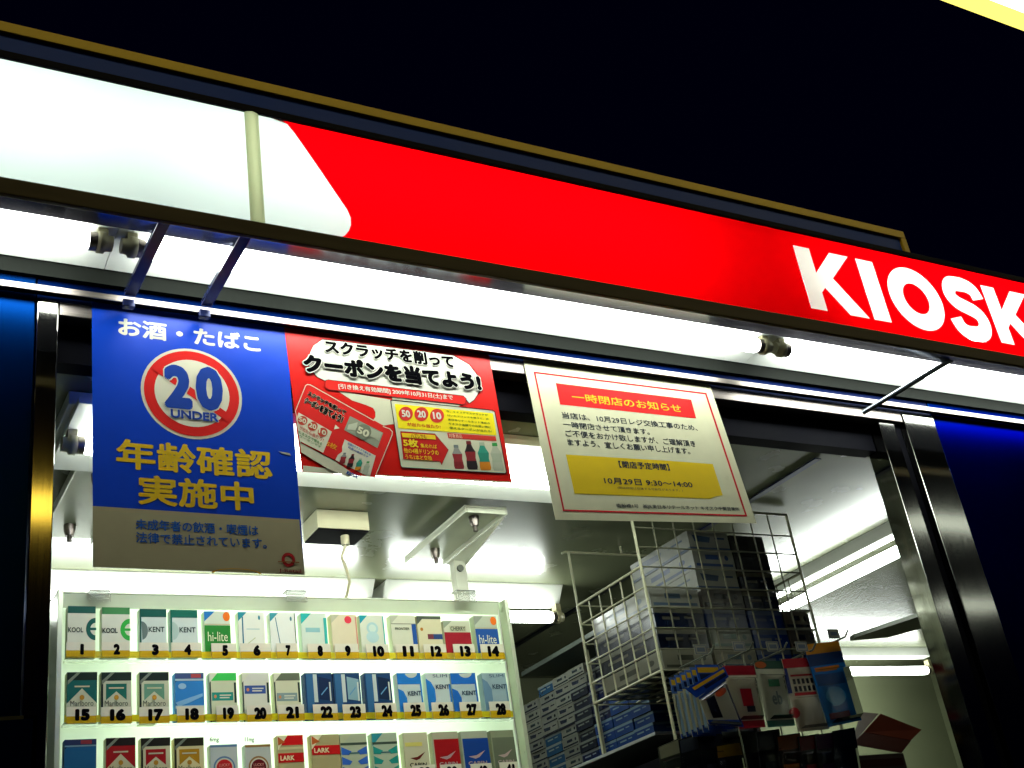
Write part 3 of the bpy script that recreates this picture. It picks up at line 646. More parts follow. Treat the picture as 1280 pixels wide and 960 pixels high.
def d_plain(corner, bar=None, extra=None):
    def f(A):
        A.poly([(0, 0), (0.34, 0), (0, 0.2)], I(corner), 1)
        if bar: A.rect((bar[0], bar[1]), (bar[2], bar[3]), I(bar[4]), 1)
        for e in extra or ():
            if e[0] == 'r': A.rect((e[1], e[2]), (e[3], e[4]), I(e[5]), 2)
            elif e[0] == 'd': A.disc((e[1], e[2]), e[3], e[4], I(e[5]), 2, 20)
            elif e[0] == 't': A.text(e[1], (e[2], e[3]), (e[4], e[5]), I(e[6]), 0.02, 3)
            elif e[0] == 'p': A.poly(e[1], I(e[2]), 2)
            elif e[0] == 'l': A.line(e[1], e[2], I(e[3]), 2)
    return f
def d_roof(c, full=False, word='Marlboro', top='14241f'):
    def f(A):
        if full: A.poly([(0, 0.15), (1, 0.15), (1, 0.62), (0.5, 0.32), (0, 0.62)], I(c), 1); A.rect((0, 0), (1, 0.16), I(top), 2)
        else:
            A.rect((0, 0), (1, 0.17), I(top), 1); A.rect((0, 0.17), (0.07, 1), I(top), 1)
            A.poly([(0.16, 0.23), (0.84, 0.23), (0.84, 0.55), (0.5, 0.38), (0.16, 0.55)], I(c), 1)
        A.poly([(0.02, 0.17), (0.34, 0), (0.46, 0), (0.02, 0.25)], I('6c7466'), 3)
        A.rect((0.25, 0.27 if full else 0.3), (0.75, 0.3 if full else 0.33), I('b4b494'), 3)
        A.disc((0.5, 0.5), 0.08, 0.05, I('a87c28'), 3, 14)
        A.text(word, (0.12, 0.56), (0.88, 0.67), I('3a443a'), 0.0, 3)
    return f
def d_bars(A0):
    def f(A):
        A.rect((0, 0), (1, 1), I('14365c'), 1); A.rect((0.05, 0.02), (0.3, 1), I('2c5a80'), 2); A.rect((0.3, 0.03), (0.44, 0.62), I('b8c8c0'), 3)
        A.poly([(0.5, 0.08), (0.95, 0.14), (0.95, 0.6), (0.5, 0.56)], I(A0), 3); A.rect((0.88, 0.2), (0.93, 0.6), I('c8d0c4'), 4); A.line([(0.58, 0.46), (0.8, 0.32)], 0.03, I('5c8cb0'), 4)
    return f
def d_kentb(c1, hi):
    def f(A):
        if hi: A.rect((0, 0), (1, 0.25), I(c1), 1); A.disc((0.6, 0), 0.26, 0.11, I('b8c4b8'), 2, 20, 0, math.pi)
        else: A.text('SLIM', (0.3, 0.03), (0.9, 0.1), I('3a5068'), 0.0, 2)
        A.poly([(0, 0.34), (0.22, 0.40), (0.34, 0.55), (0.34, 0.75), (0.2, 0.95), (0, 1)] if hi else [(0, 0.12), (0.2, 0.2), (0.34, 0.36), (0.34, 0.6), (0.16, 0.8), (0, 0.85)], I(c1), 1)
        A.text('KENT', (0.38, 0.4 if hi else 0.26), (0.95, 0.5 if hi else 0.36), I('2c4050'), 0.03, 3); A.rect((0.93, 0.25), (1, 1), I(c1), 2)
    return f
def d_band(c, corner, y, ic=None):
    def f(A):
        A.rect((0, 0), (1, 0.16), I(corner), 1); A.poly([(0, 0), (0.3, 0), (0, 0.2)], I('d4d8bc'), 2); A.rect((0, 0.16), (0.05, 1), I('2c3c34'), 1); A.rect((0.9, 0.2), (0.98, 0.62), I('22342c'), 1)
        A.rect((0.08, y), (0.86, y + 0.17), I(c), 1); A.disc((0.2, y + 0.085), 0.05, 0.035, I('c08050'), 2, 12); A.rect((0.36, y + 0.05), (0.78, y + 0.075), I('c8ccb4'), 2); A.rect((0.36, y + 0.1), (0.72, y + 0.125), I('c8ccb4'), 2)
    return f
def d_target(c, ring):
    def f(A):
        A.rect((0, 0), (1, 0.06), I(ring), 1); A.disc((0.5, 0.55), 0.4, 0.27, I(ring), 1, 28); A.disc((0.5, 0.55), 0.34, 0.225, I('c8c8b0'), 2, 28); A.disc((0.5, 0.55), 0.29, 0.19, I(c), 3, 28)
        A.text('LUCKY', (0.3, 0.46), (0.7, 0.53), I('c89080'), 0.01, 4); A.text('STRIKE', (0.28, 0.56), (0.72, 0.63), I('c89080'), 0.01, 4)
    return f
def d_lark(y):
    def f(A):
        A.poly([(0, 0), (0.4, 0), (0, 0.3)], I('e0dcb0'), 3)
        if y > 0.3: A.rect((0.0, 0), (1, 0.2), I('c01010'), 1)
        A.rect((0, 0.24), (1, 0.29), I('c8c08a'), 1); A.rect((0, y), (1, y + 0.19), I('b00e0e'), 2); A.text('LARK', (0.08, y + 0.05), (0.62, y + 0.15), I('e0d0a0'), 0.04, 3)
        A.poly([(0.02, 0.02), (0.3, 0.14), (0.02, 0.2)], I('b05a28'), 4)
    return f
def d_fly(c, corner):
    def f(A):
        A.poly([(0, 0), (0.45, 0), (0, 0.26)], I(corner), 1); A.rect((0, 0.18), (1, 0.23), I('38483c'), 1)
        for yy in (0.36, 0.56, 0.76):
            A.poly([(0.02, yy - 0.1), (0.4, yy), (0.3, yy + 0.07), (0.02, yy + 0.06)], I(c), 1); A.poly([(0.98, yy - 0.1), (0.6, yy), (0.7, yy + 0.07), (0.98, yy + 0.06)], I(c), 1)
        A.rect((0.3, 0.38), (0.7, 0.41), I('3c5c5c'), 2)
    return f
def d_bird(c, word):
    def f(A):
        if c: A.rect((0.04, 0.15), (1, 1), I(c), 1)
        else: A.rect((0.05, 0.2), (0.75, 0.28), I('d0c868'), 1)
        m = I('5a1c14') if not c else I('a8908c')
        A.poly([(0.2, 0.52), (0.5, 0.5), (0.85, 0.4), (0.6, 0.54), (0.45, 0.57)], m, 2)
        A.text(word, (0.16, 0.62), (0.86, 0.7), I('2c2c22') if not c else I('a08c88'), 0.03, 2)
    return f
W1 = 'd0d4c0'
packs = [
 (1, 83, 118, 757.5, 821.5, W1, d_green('1c5048', '16524a', 'KOOL'), 'white pack with dark green swirl above tag 1', (83, 119)),
 (2, 126, 161, 759, 821.5, W1, d_green('3f7c4a', '2f9a3c', 'KOOL'), 'white pack with light green swirl above tag 2', (127, 162)),
 (3, 173.5, 207, 761, 822, 'c4d2c8', d_kent('0f4c44', '5c6c68'), 'white pack with dark green top and grey disc above tag 3', (174, 211)),
 (4, 212, 246, 762, 822, 'c4d2c8', d_kent('0f5c4c', 'a8c0b4'), 'white pack with dark green top and pale disc above tag 4', (214, 252)),
 (5, 254.5, 287, 764, 823, 'c8d4bc', d_lite('23782c', '2470b0'), 'green lower half pack with orange dot above tag 5', (264, 296)),
 (6, 297, 330, 765, 823, 'e0e6d4', d_plain('28808c', None, [('r', 0.14, 0.1, 0.19, 0.7, '2a6c80'), ('d', 0.8, 0.12, 0.04, 0.05, '28808c'), ('r', 0.3, 0.36, 0.8, 0.38, 'a8c8c0'), ('l', [(0.3, 0.7), (0.62, 0.56)], 0.02, 'b8c490')]), 'white pack with a thin teal upright line above tag 6', (300, 339)),
 (7, 337, 369, 766, 823, 'e2e8da', d_plain('3a8a94', None, [('l', [(0.22, 0.12), (0.36, 0.72)], 0.03, '2a7080'), ('d', 0.82, 0.13, 0.04, 0.05, '4a7a80'), ('r', 0.96, 0, 1, 0.9, '4a5c50')]), 'white pack with a slanting thin blue line above tag 7', (345, 373)),
 (8, 376, 408, 766.5, 823.5, 'ccdcc8', d_plain('1f9c94', (0.16, 0.32, 0.72, 0.42, '8cbcb8'), [('r', 0.88, 0.1, 1, 0.75, '38a89c'), ('p', [(0, 0), (0.42, 0), (0, 0.24)], '28a49c')]), 'white pack with teal corner and pale blue bar above tag 8', (384, 414)),
 (9, 414, 446, 768, 823.5, 'd8d0ac', d_plain('b8bc9c', None, [('d', 0.66, 0.12, 0.14, 0.085, 'd03a48'), ('r', 0.94, 0.05, 1, 0.8, 'c88a78')]), 'cream pack with a red dot above tag 9', (418, 449)),
 (10, 450, 480, 769, 824, 'd0d8c0', d_plain('1c8c98', None, [('d', 0.5, 0.3, 0.24, 0.14, 'a8ccc8'), ('d', 0.5, 0.3, 0.15, 0.09, 'c8dccc'), ('d', 0.48, 0.5, 0.26, 0.13, 'b0d0cc'), ('r', 0.95, 0.02, 1, 0.8, '3a9c98')]), 'white pack with teal corner and pale blue rings above tag 10', (457, 487)),
 (11, 489, 520, 769, 824, 'ccd0b4', d_plain('b0b49c', None, [('r', 0.82, 0.2, 1, 0.66, '1c4888'), ('r', 0.0, 0.19, 1, 0.205, '6c7460'), ('t', 'FRONTIER', 0.14, 0.28, 0.72, 0.34, '4a5444')]), 'off-white pack with dark blue right edge above tag 11', (494, 524)),
 (12, 522, 552, 770, 824, 'd0cca4', d_plain('4c5448', None, [('r', 0.38, 0.42, 1, 0.54, '28406c'), ('r', 0.38, 0.42, 0.62, 0.54, '6a3038'), ('d', 0.16, 0.31, 0.06, 0.04, 'a87028'), ('r', 0, 0.0, 1, 0.07, '4a5246')]), 'cream pack with narrow blue and maroon bar above tag 12', (529, 559)),
 (13, 555, 588, 776, 824, 'c4c8ac', d_plain('8c9880', None, [('r', 0, 0.3, 1, 1, '8c1422'), ('r', 0.22, 0.13, 0.84, 0.28, 'b0b494'), ('t', 'CHERRY', 0.25, 0.15, 0.81, 0.26, '3a4038')]), 'white pack with dark red lower half above tag 13', (566, 595)),
 (14, 594, 622, 770, 824, 'b4bca4', d_lite('1c4a8c', '8c9484'), 'blue lower half pack with orange dot above tag 14', (600, 631)),
 (15, 82, 120, 840, 904, 'b8bca0', d_roof('0f5450', True), 'pack with a full dark green roof shape above tag 15', (83, 120)),
 (16, 125, 163, 840, 904, 'b8bca0', d_roof('155c50'), 'pack with a small green roof shape above tag 16', (126, 165)),
 (17, 173, 210, 840, 904, 'c0c4a4', d_roof('5c8870'), 'pack with a grey-green roof shape above tag 17', (174, 212)),
 (18, 218, 254, 841, 903, '2c78b8', d_plain('1c4c80', None, [('r', 0, 0, 1, 0.12, '3a4c78'), ('r', 0.55, 0.02, 0.9, 0.1, '9c4040'), ('r', 0, 0.12, 1, 0.16, '9cb8c0'), ('d', 0.24, 0.27, 0.14, 0.06, '90b8d0'), ('p', [(0, 0.6), (0.5, 0.5), (0.95, 0.42), (0.95, 0.48), (0.5, 0.6), (0.1, 0.68)], '78acd0'), ('r', 0, 0.66, 1, 0.72, 'a8c4cc')]), 'bright blue pack with pale wave above tag 18', (221, 256)),
 (19, 261, 295, 841, 902, 'c8d0ac', d_band('1f8474', '3ab850', 0.4), 'cream pack with bright green top and teal bar above tag 19', (270, 299)),
 (20, 302, 336, 841, 902, 'd2d6c0', d_band('34508c', 'd0d4c4', 0.26), 'white pack with navy bar across above tag 20', (308, 340)),
 (21, 342, 375, 841, 901, 'ccd0ac', d_band('7c9490', '5c6450', 0.42), 'cream pack with grey-blue bar and dark top above tag 21', (347, 381)),
 (22, 381, 415, 841, 900.5, '14365c', d_bars('0e2444'), 'dark blue pack with a silver upright bar above tag 22', (391, 423)),
 (23, 417, 450, 841, 900.5, '14365c', d_bars('7ca0a8'), 'blue pack with pale glassy panel and silver bar above tag 23', (428, 458)),
 (24, 456, 489, 841, 899, '14365c', d_bars('08203c'), 'navy pack with silver bar beside tag 24', (468, 497)),
 (25, 497, 527, 841, 898.5, 'bcccc4', d_kentb('1c6cb4', True), 'white pack with blue top band and blue curve above tag 25', (504, 533)),
 (26, 533, 563, 841, 898, 'bcccc4', d_kentb('1c6cb4', False), 'white pack with a blue curve on its left above tag 26', (539, 568)),
 (27, 564.5, 596, 841, 897.5, 'a8bcbc', d_kentb('1a5ca8', True), 'grey-white pack with strong blue top band above tag 27', (574, 603)),
 (28, 604, 634, 841, 897, '8ca4a8', d_kentb('5c7c90', False), 'dull grey-blue pack at the end of its row above tag 28', (611, 639)),
 (29, 79, 119, 924, 986, '145078', d_plain('102c48', None, [('r', 0, 0, 1, 0.12, '202c50'), ('r', 0.5, 0.02, 0.85, 0.1, '7c2c34'), ('r', 0, 0.12, 1, 0.15, '6c8c98')]), 'plain dark blue pack at the left end of the lowest visible row', None),
 (30, 131, 168, 922, 985, 'c0bc94', d_roof('8c1014', True, top='181210'), 'pack with a full dark red roof shape in the lowest visible row', None),
 (31, 175, 212, 922, 985, 'c4c49c', d_roof('8c1014', top='181810'), 'pack with a small dark red roof shape in the lowest visible row', None),
 (32, 217, 254, 922, 984, 'd0c894', d_roof('9c7414', top='1c1c10'), 'pack with a small gold roof shape in the lowest visible row', None),
 (33, 262, 296, 930.5, 983, 'b8c4bc', d_target('b01c20', '5c7c98'), 'white pack with red target in blue ring', None),
 (34, 306, 338, 930.5, 982, 'b8c0b4', d_target('5c0c14', '8c6c3c'), 'white pack with dark maroon target in brown ring', None),
 (35, 346.5, 379, 919, 981, 'a8a070', d_lark(0.36), 'gold pack with red top and red name band halfway down', None),
 (36, 389, 424.5, 918, 980, 'a49c6c', d_lark(0.22), 'gold pack with one red name band near its top', None),
 (37, 425.5, 459, 917, 979, 'a8b494', d_fly('2c5cac', 'b0b890'), 'silver-green pack with blue wing shapes', None),
 (38, 465.5, 497, 916, 978, 'a4b498', d_fly('1c8478', '28848c'), 'silver-green pack with teal wing shapes', None),
 (39, 505, 535.5, 915.5, 977, 'c0c09c', d_bird(None, 'CABIN'), 'cream pack with dark red bird above tag 38', (515, 546), '38'),
 (40, 541.5, 574, 914.5, 976, 'a8a88c', d_bird('900c12', 'CABIN'), 'dark red pack with bird above tag 39', (550, 579), '39'),
 (41, 577.5, 611, 913.5, 975, 'a0a890', d_bird('10387c', 'CABIN'), 'royal blue pack with bird above tag 40', (588, 617), '40'),
 (42, 615, 644, 912.5, 973, '7c8468', d_bird('5c6450', 'CABIN'), 'dull grey pack with bird above tag 41', (624, 650), '41'),
]
for p in packs:
    tb_ = p[8]; tn = p[9] if len(p) > 9 else (str(p[0]) if p[0] < 29 else None)
    pk(p[0], p[1], p[2], p[3], p[4], p[5], p[6], p[7], tb_, tn)
# hand-written strengths on the light panel over two packs
ml = MB()
for t, x in (('6mg', 261), ('11mg', 305)):
    A = Art(ml, lambda x, y: at(x, y, YR - 0.001), (0, -1, 0)); A.text(t, (x + 1, 921.5), (x + 12.5, 928.5), I('1c3c2c'), 0.02, 1)
ml.build('strength_print', rack)

# ------------------------------------------------------------------ what hangs from the ceiling over the rack
def bracket(x0, x1, y0, y1, post, label):
    t = empty('rack_bracket', ((x0 + x1) / 2, (y0 + y1) / 2, EYE + 0.97), label, 'bracket', 'brackets holding the display')
    BR = mat('bracket_paint', (0.50, 0.52, 0.40), 0.35, 0.1, 0.15, 20)
    MB().boxr(x0, x1, y0, y1, 0.957, 0.962, BR).boxr(x0, x0 + 0.004, y0, y1, 0.945, 0.9565, BR).boxr(x1 - 0.004, x1, y0, y1, 0.945, 0.9565, BR).boxr(x0 + 0.0045, x1 - 0.0045, y0, y0 + 0.004, 0.945, 0.9565, BR).build('plate', t, 0.0015)
    for yy in (y0 + 0.05, y1 - 0.07):
        bo = MB(); xm = x0 + (x1 - x0) * 0.45
        bo.tube([(xm, yy, EYE + 0.9565), (xm, yy, EYE + 0.944), (xm, yy, EYE + 0.934)], [0.012, 0.011, 0.008], STEELH, 10); bo.tube([(xm, yy, EYE + 0.9335), (xm, yy, EYE + 0.922)], 0.005, STEELH, 8); bo.build('bolt', t)
    if post:
        px, py = post
        g_ = MB(); g_.slab([(x1 - 0.002, y0 + 0.02, EYE + 0.9445), (x1 - 0.002, y1 - 0.01, EYE + 0.9445), (px + 0.012, py + 0.01, EYE + 0.895), (px + 0.012, py - 0.012, EYE + 0.895)], (0.004, 0, 0), BR); g_.build('gusset', t, 0.001)
        MB().boxr(px - 0.016, px + 0.013, py - 0.012, py + 0.012, ztop + 0.004, 0.905, BR).build('post', t, 0.0015)
        MB().tube([(px - 0.004, py - 0.0125, EYE + 0.885), (px - 0.004, py - 0.018, EYE + 0.885)], 0.008, GREYM, 10).build('bolt', t)
bracket(1.215, 1.32, 2.14, 2.46, (1.288, 2.335), 'pale bolted ceiling bracket above the right part of the cigarette display')
xb0 = at(88, 640, 2.2).x
bracket(xb0 - 0.02, xb0 + 0.085, 2.05, 2.42, None, 'pale bolted ceiling bracket seen left of the blue poster')
eb = empty('junction_box', (0.98, 2.29, EYE + 0.94), 'cream junction box on the ceiling with a white cable', 'junction box')
MB().boxr(0.92, 1.038, 2.25, 2.335, 0.9375, 0.979, CREAM).build('cover', eb, 0.0015)
MB().boxr(0.922, 1.036, 2.252, 2.333, 0.934, 0.937, DARK).build('underside', eb)
cb = MB(); pj0 = at(426, 668, 2.30)
cb.tube([(pj0.x, 2.28, EYE + 0.9335), (pj0.x, 2.28, EYE + 0.912)], 0.009, CREAM, 10)
cb.tube([(pj0.x, 2.28, EYE + 0.912), at(427, 696, 2.285), at(433, 712, 2.29), at(437, 727, 2.30), at(434, 742, 2.32), at(430, 752, 2.34)], 0.0035, CREAM, 8); cb.build('cable', eb)

# ------------------------------------------------------------------ wire basket and grid with the cartons
BY0, BY1 = 2.10, 2.375
bx0 = 0.772 * BY0
bz0, bz1 = at(828, 838, BY0).z, at(800, 708, BY0).z
bx1 = at(1012, 757, BY0).x; gz1 = min(at(968, 640, BY0).z, EYE + 0.972); gz0 = EYE + 0.30
bask = empty('wire_basket', (bx0, BY0, bz0), 'white wire grid panel with a deep basket hung from the ceiling, full of cartons', 'wire basket')
WIRED = mat('shaded_wire', (0.13, 0.13, 0.085), 0.4, 0.0, 0.3, 30, spec=0.2)  # same white wire, with the front grid's shade put into the colour
def wire(mb, a, b, r=0.0019, m=WIRE): mb.tube([a, b], r, m, 6)
m = MB(); nrow = 7; pit = (bz1 - bz0) / 5.0
z = gz1
zs = []
k = -6
while True:
    zz = bz1 + pit * k
    k += 1
    if zz > gz1 - 0.01: break
    if zz >= gz0: zs.append(zz)
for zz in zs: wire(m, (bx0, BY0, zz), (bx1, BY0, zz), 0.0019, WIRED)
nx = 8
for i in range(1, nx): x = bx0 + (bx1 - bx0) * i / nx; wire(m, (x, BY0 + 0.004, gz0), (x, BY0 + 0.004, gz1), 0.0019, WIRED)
for p, q in (((bx0, gz0), (bx0, gz1)), ((bx1, gz0), (bx1, gz1)), ((bx0, gz1), (bx1, gz1)), ((bx0, gz0), (bx1, gz0))): wire(m, (p[0], BY0, p[1]), (q[0], BY0, q[1]), 0.0036)
m.build('front_grid', bask)
m = MB()
for i in range(1, 5): wire(m, (bx0, BY0, bz0 + pit * i), (bx0, BY1, bz0 + pit * i))
for i in range(1, 6): y = BY0 + (BY1 - BY0) * i / 6; wire(m, (bx0 + 0.003, y, bz0), (bx0 + 0.003, y, bz1))
for a, b_ in (((BY0, bz1), (BY1, bz1)), ((BY0, bz0), (BY1, bz0)), ((BY1, bz0), (BY1, bz1))): wire(m, (bx0, a[0], a[1]), (bx0, b_[0], b_[1]), 0.0034)
m.build('side_grid', bask)
m = MB()
for i in range(0, nx + 1): x = bx0 + (bx1 - bx0) * i / nx; wire(m, (x, BY0, bz0), (x, BY1, bz0))
for i in range(1, 7): y = BY0 + (BY1 - BY0) * i / 6; wire(m, (bx0, y, bz0 - 0.003), (bx1, y, bz0 - 0.003))
for i in range(1, 6): wire(m, (bx0, BY1, bz0 + pit * i), (bx1, BY1, bz0 + pit * i))
m.build('bottom_grid', bask)
m = MB(); zhk = at(707, 690, BY1).z
wire(m, (bx0, BY1, bz1), (bx0, BY1, zhk), 0.003); m.tube([(bx0 - 0.02, BY1, zhk - 0.004), (bx0 - 0.01, BY1, zhk), (bx0 + 0.2, BY1, zhk), (bx1, BY1, zhk)], 0.003, WIRE, 6)
wire(m, (bx0 + 0.16, BY1, zhk), (bx0 + 0.16, BY1, EYE + 0.98), 0.003); wire(m, (bx1, BY1, zhk), (bx1, BY1, EYE + 0.98), 0.003)
m.build('hanger', bask)
m = MB(); wire(m, (bx1, BY0, bz0), (bx1, BY1, bz0), 0.003); wire(m, (bx1, BY0, bz1), (bx1, BY1, bz1), 0.003); wire(m, (bx1, BY1, bz0), (bx1, BY1, bz1), 0.003)
for i in range(1, 5): wire(m, (bx1, BY0, bz0 + pit * i), (bx1, BY1, bz0 + pit * i))
for i in range(1, 6): y = BY0 + (BY1 - BY0) * i / 6; wire(m, (bx1 - 0.003, y, bz0), (bx1 - 0.003, y, bz1))
m.build('side_grid', bask)
# cartons: long side runs into the room, ends to the front
ORD = ['lowest', 'second from bottom', 'third from bottom', 'fourth from bottom', 'fifth from bottom', 'sixth from bottom', 'seventh from bottom', 'eighth from bottom', 'ninth from bottom', 'tenth from bottom']
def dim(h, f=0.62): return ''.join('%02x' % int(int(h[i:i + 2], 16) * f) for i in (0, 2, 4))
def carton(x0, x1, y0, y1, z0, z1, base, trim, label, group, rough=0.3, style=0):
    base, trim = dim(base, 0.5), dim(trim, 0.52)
    wrap = lambda h: mat('wrap_' + h, hexc(h), 0.22, 0, 0.06, 40, spec=0.5)
    mb = MB(); mb.box(x0, x1, y0, y1, z0, z1, wrap(base))
    A = Art(mb, lambda u, v: Vector((x0 + (x1 - x0) * u, y0, z1 + (z0 - z1) * v)), (0, -1, 0)); B = Art(mb, lambda u, v: Vector((x0, y1 + (y0 - y1) * u, z1 + (z0 - z1) * v)), (-1, 0, 0))
    t = wrap(trim)
    for Q, w in ((A, 1.0), (B, 1.0)):
        if style == 0: Q.rect((0.0, 0.0), (1, 0.24), t, 1); Q.rect((0.15, 0.42), (0.5, 0.56), t, 1); Q.rect((0.6, 0.42), (0.8, 0.52), t, 1)
        elif style == 1: Q.rect((0.05, 0.72), (0.95, 0.86), t, 1); Q.rect((0.3, 0.25), (0.62, 0.5), t, 1); Q.disc((0.82, 0.4), 0.05, 0.14, t, 1, 14)
        elif style == 2: Q.rect((0.0, 0.86), (1, 1), t, 1); Q.poly([(0.1, 0.2), (0.55, 0.3), (0.5, 0.6), (0.14, 0.55)], t, 1); Q.rect((0.66, 0.3), (0.9, 0.4), t, 1)
        else: Q.rect((0.02, 0.05), (0.12, 0.95), t, 1); Q.rect((0.3, 0.35), (0.85, 0.5), t, 1)
    o = mb.build('carton'); tag(o, label, 'carton', group); return o
CW = (0.905 - 0.845) * 2.14; fy = BY0 + 0.012; CHT = 0.0455
GB = 'cartons stacked in the wire basket'
colx = [(0.777 * 2.112, 0.843 * 2.112), (0.846 * 2.112, 0.904 * 2.112), (0.906 * 2.112, 0.956 * 2.112), (0.958 * 2.112, 0.996 * 2.112)]
colname = ['leftmost stack in the wire basket', 'second stack from left in the basket', 'third stack from left in the basket', 'rightmost stack in the wire basket']
tops = [at(872, 735, fy).z, at(868, 662, fy).z, at(925, 668, fy).z, at(990, 762, fy).z]
palette = [[('c0bea4', '5c604c', 1), ('0a1636', '9a9884', 0), ('0a1c48', '8c8c78', 0), ('0c1838', '4a5470', 3), ('d4d6c8', '5878a0', 2)],
           [('a8a488', '2c5c70', 1), ('9ca48c', '2c6c60', 1), ('1c3c84', '8890a0', 0), ('74706a', '1c2430', 1), ('1a3474', '7c8494', 0), ('68686a', '1c2030', 1), ('50607c', '1a2438', 2), ('d0d2c8', '1c44a0', 1)],
           [('0c40a8', '8494b0', 0), ('0a44b8', '7c8cb4', 0), ('0a3498', '5c6c9c', 0), ('060e28', '78745c', 0), ('050c20', '6c6850', 0), ('3c3c40', '14161c', 1), ('4a4a44', '16181f', 2)],
           [('103c88', '8c8c70', 0), ('7c7468', '34343c', 1), ('8c8470', '2c3040', 1), ('84806c', '34383a', 2)]]
for ci, ((x0, x1), tp) in enumerate(zip(colx, tops)):
    nn = max(1, int(round((tp - bz0 - 0.004) / CHT))); hh = (tp - bz0 - 0.004) / nn
    for k in range(nn):
        ba, tr, st = palette[ci][k % len(palette[ci])]
        if ci == 0 and k == nn - 1: ba, tr, st = 'd4d6c8', '6888a8', 1
        if ci == 1 and k >= nn - 3: ba, tr, st = ('c8ccc0', '2c54a0', 1) if k % 2 else ('c0c4b8', '3c5c88', 2)
        j = random.uniform(-0.004, 0.004)
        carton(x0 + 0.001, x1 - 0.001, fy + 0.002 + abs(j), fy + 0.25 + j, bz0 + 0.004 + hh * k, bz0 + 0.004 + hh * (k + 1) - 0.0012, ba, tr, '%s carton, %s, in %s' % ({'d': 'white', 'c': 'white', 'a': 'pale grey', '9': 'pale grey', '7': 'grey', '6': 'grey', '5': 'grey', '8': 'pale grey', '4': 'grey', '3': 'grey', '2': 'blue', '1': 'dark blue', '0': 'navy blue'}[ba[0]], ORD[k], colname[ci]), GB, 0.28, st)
# ------------------------------------------------------------------ shelf case with the blue cartons behind the basket
KX = 1.785
case = empty('shelf_case', (KX + 0.15, 2.7, EYE + 0.5), 'dark open shelf case of cartons between the cigarette display and the basket', 'shelf')
cz1 = 0.83; cz0 = at(735, 948, KX / 0.6644).z - EYE - 0.008
MB().boxr(KX + 0.29, KX + 0.30, 2.36, 2.985, -0.3, cz1, CASE).build('back_panel', case)
MB().boxr(KX + 0.02, KX + 0.289, 2.37, 2.985, cz1 - 0.012, cz1, CASE).build('top_board', case)
MB().boxr(KX - 0.012, KX + 0.289, 2.37, 2.985, cz0 - 0.008, cz0 - 0.0005, mat('shelf_edge', (0.3, 0.32, 0.3), 0.4, 0.2, 0.2, 20)).build('shelf_board', case, 0.001)
MB().boxr(KX - 0.012, KX + 0.289, 2.37, 2.985, -0.3, cz0 - 0.06, DARK).build('lower_cabinet', case)
for yy in (2.985, 2.60):
    MB().boxr(KX - 0.012, KX - 0.004, yy - 0.005, yy + 0.003, cz0, cz1 - 0.05 if yy < 2.9 else cz1, WIRE).build('divider', case)
GC = 'cartons on the dark shelf behind the basket'
cy0, cy1 = 2.385, 2.97; ncol = 7; w = (cy1 - cy0) / ncol; nrow = 9; hh = (at(728, 828, KX / 0.6767).z - EYE - cz0) / nrow
colors = [('a4a696', '12244c', 2), ('9a9e90', '0c1a40', 1), ('aaac9c', '2c4450', 1), ('085a90', 'a0b4b4', 0), ('051f6c', 'a4acac', 0), ('0a4cb0', '9cc4dc', 0), ('030c34', '8c948c', 0)]
cn = ['nearest', 'second nearest', 'third nearest', 'middle', 'third farthest', 'second farthest', 'farthest']
lastc = {}
plan = {0: [5, 5, 5, 5, 5, 3, 3, 4, 4], 1: [5, 5, 5, 5, 5, 5, 4, 4, 4], 2: [5, 5, 5, 4, 4, 4, 4, 6, 6], 3: [4, 6, 6, 6, 6, 6, 6, 0, 2], 4: [2, 1, 1, 2, 0, 0, 2, 0, 2], 5: [3, 3, 3, 3, 0, 1, 0, 1, 3], 6: [0, 1, 0, 1, 0, 2, 2, 1, 0]}
names = ['pale grey', 'dull white', 'white', 'teal', 'royal blue', 'bright blue', 'navy']
for ci in range(ncol):
    for k in range(nrow - (1 if ci == 6 else 0)):
        ba, tr, st = colors[plan[ci][k]]; j = random.uniform(-0.004, 0.004)
        y0 = cy0 + w * ci
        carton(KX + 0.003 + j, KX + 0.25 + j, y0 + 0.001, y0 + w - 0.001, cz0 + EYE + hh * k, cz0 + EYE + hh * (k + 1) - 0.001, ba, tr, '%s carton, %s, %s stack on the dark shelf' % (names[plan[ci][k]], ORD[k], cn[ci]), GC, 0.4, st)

# ------------------------------------------------------------------ goods hung on hooks in front of the grid
GH = 'goods hung on hooks of the wire grid'
hy = 2.045
def hook(px, py, i):
    p = at(px, py, hy); m = MB()
    m.tube([(p.x, BY0, p.z), (p.x, hy - 0.06, p.z), (p.x, hy - 0.075, p.z + 0.012)], 0.0022, GREYM, 6); m.build('hook', bask)
    m = MB(); q = at(px + 8, py - 14, hy - 0.077); s_ = 0.017
    m.slab([q + Vector((-s_, 0, 0.011)), q + Vector((s_, 0, 0.011)), q + Vector((s_, 0, -0.011)), q + Vector((-s_, 0, -0.011))], (0, 0.001, 0), ink('6c6a5c'))
    A = Art(m, lambda u, v: q + Vector((u * s_, 0, v * 0.011)), (0, -1, 0)); A.line([(-.85, -.8), (.85, -.8), (.85, .8), (-.85, .8)], 0.1, ink('26364c'), 1, True); A.rect((-.6, .4), (.6, -.4), ink('3c4450'), 1)
    m.build('price_tag', bask)
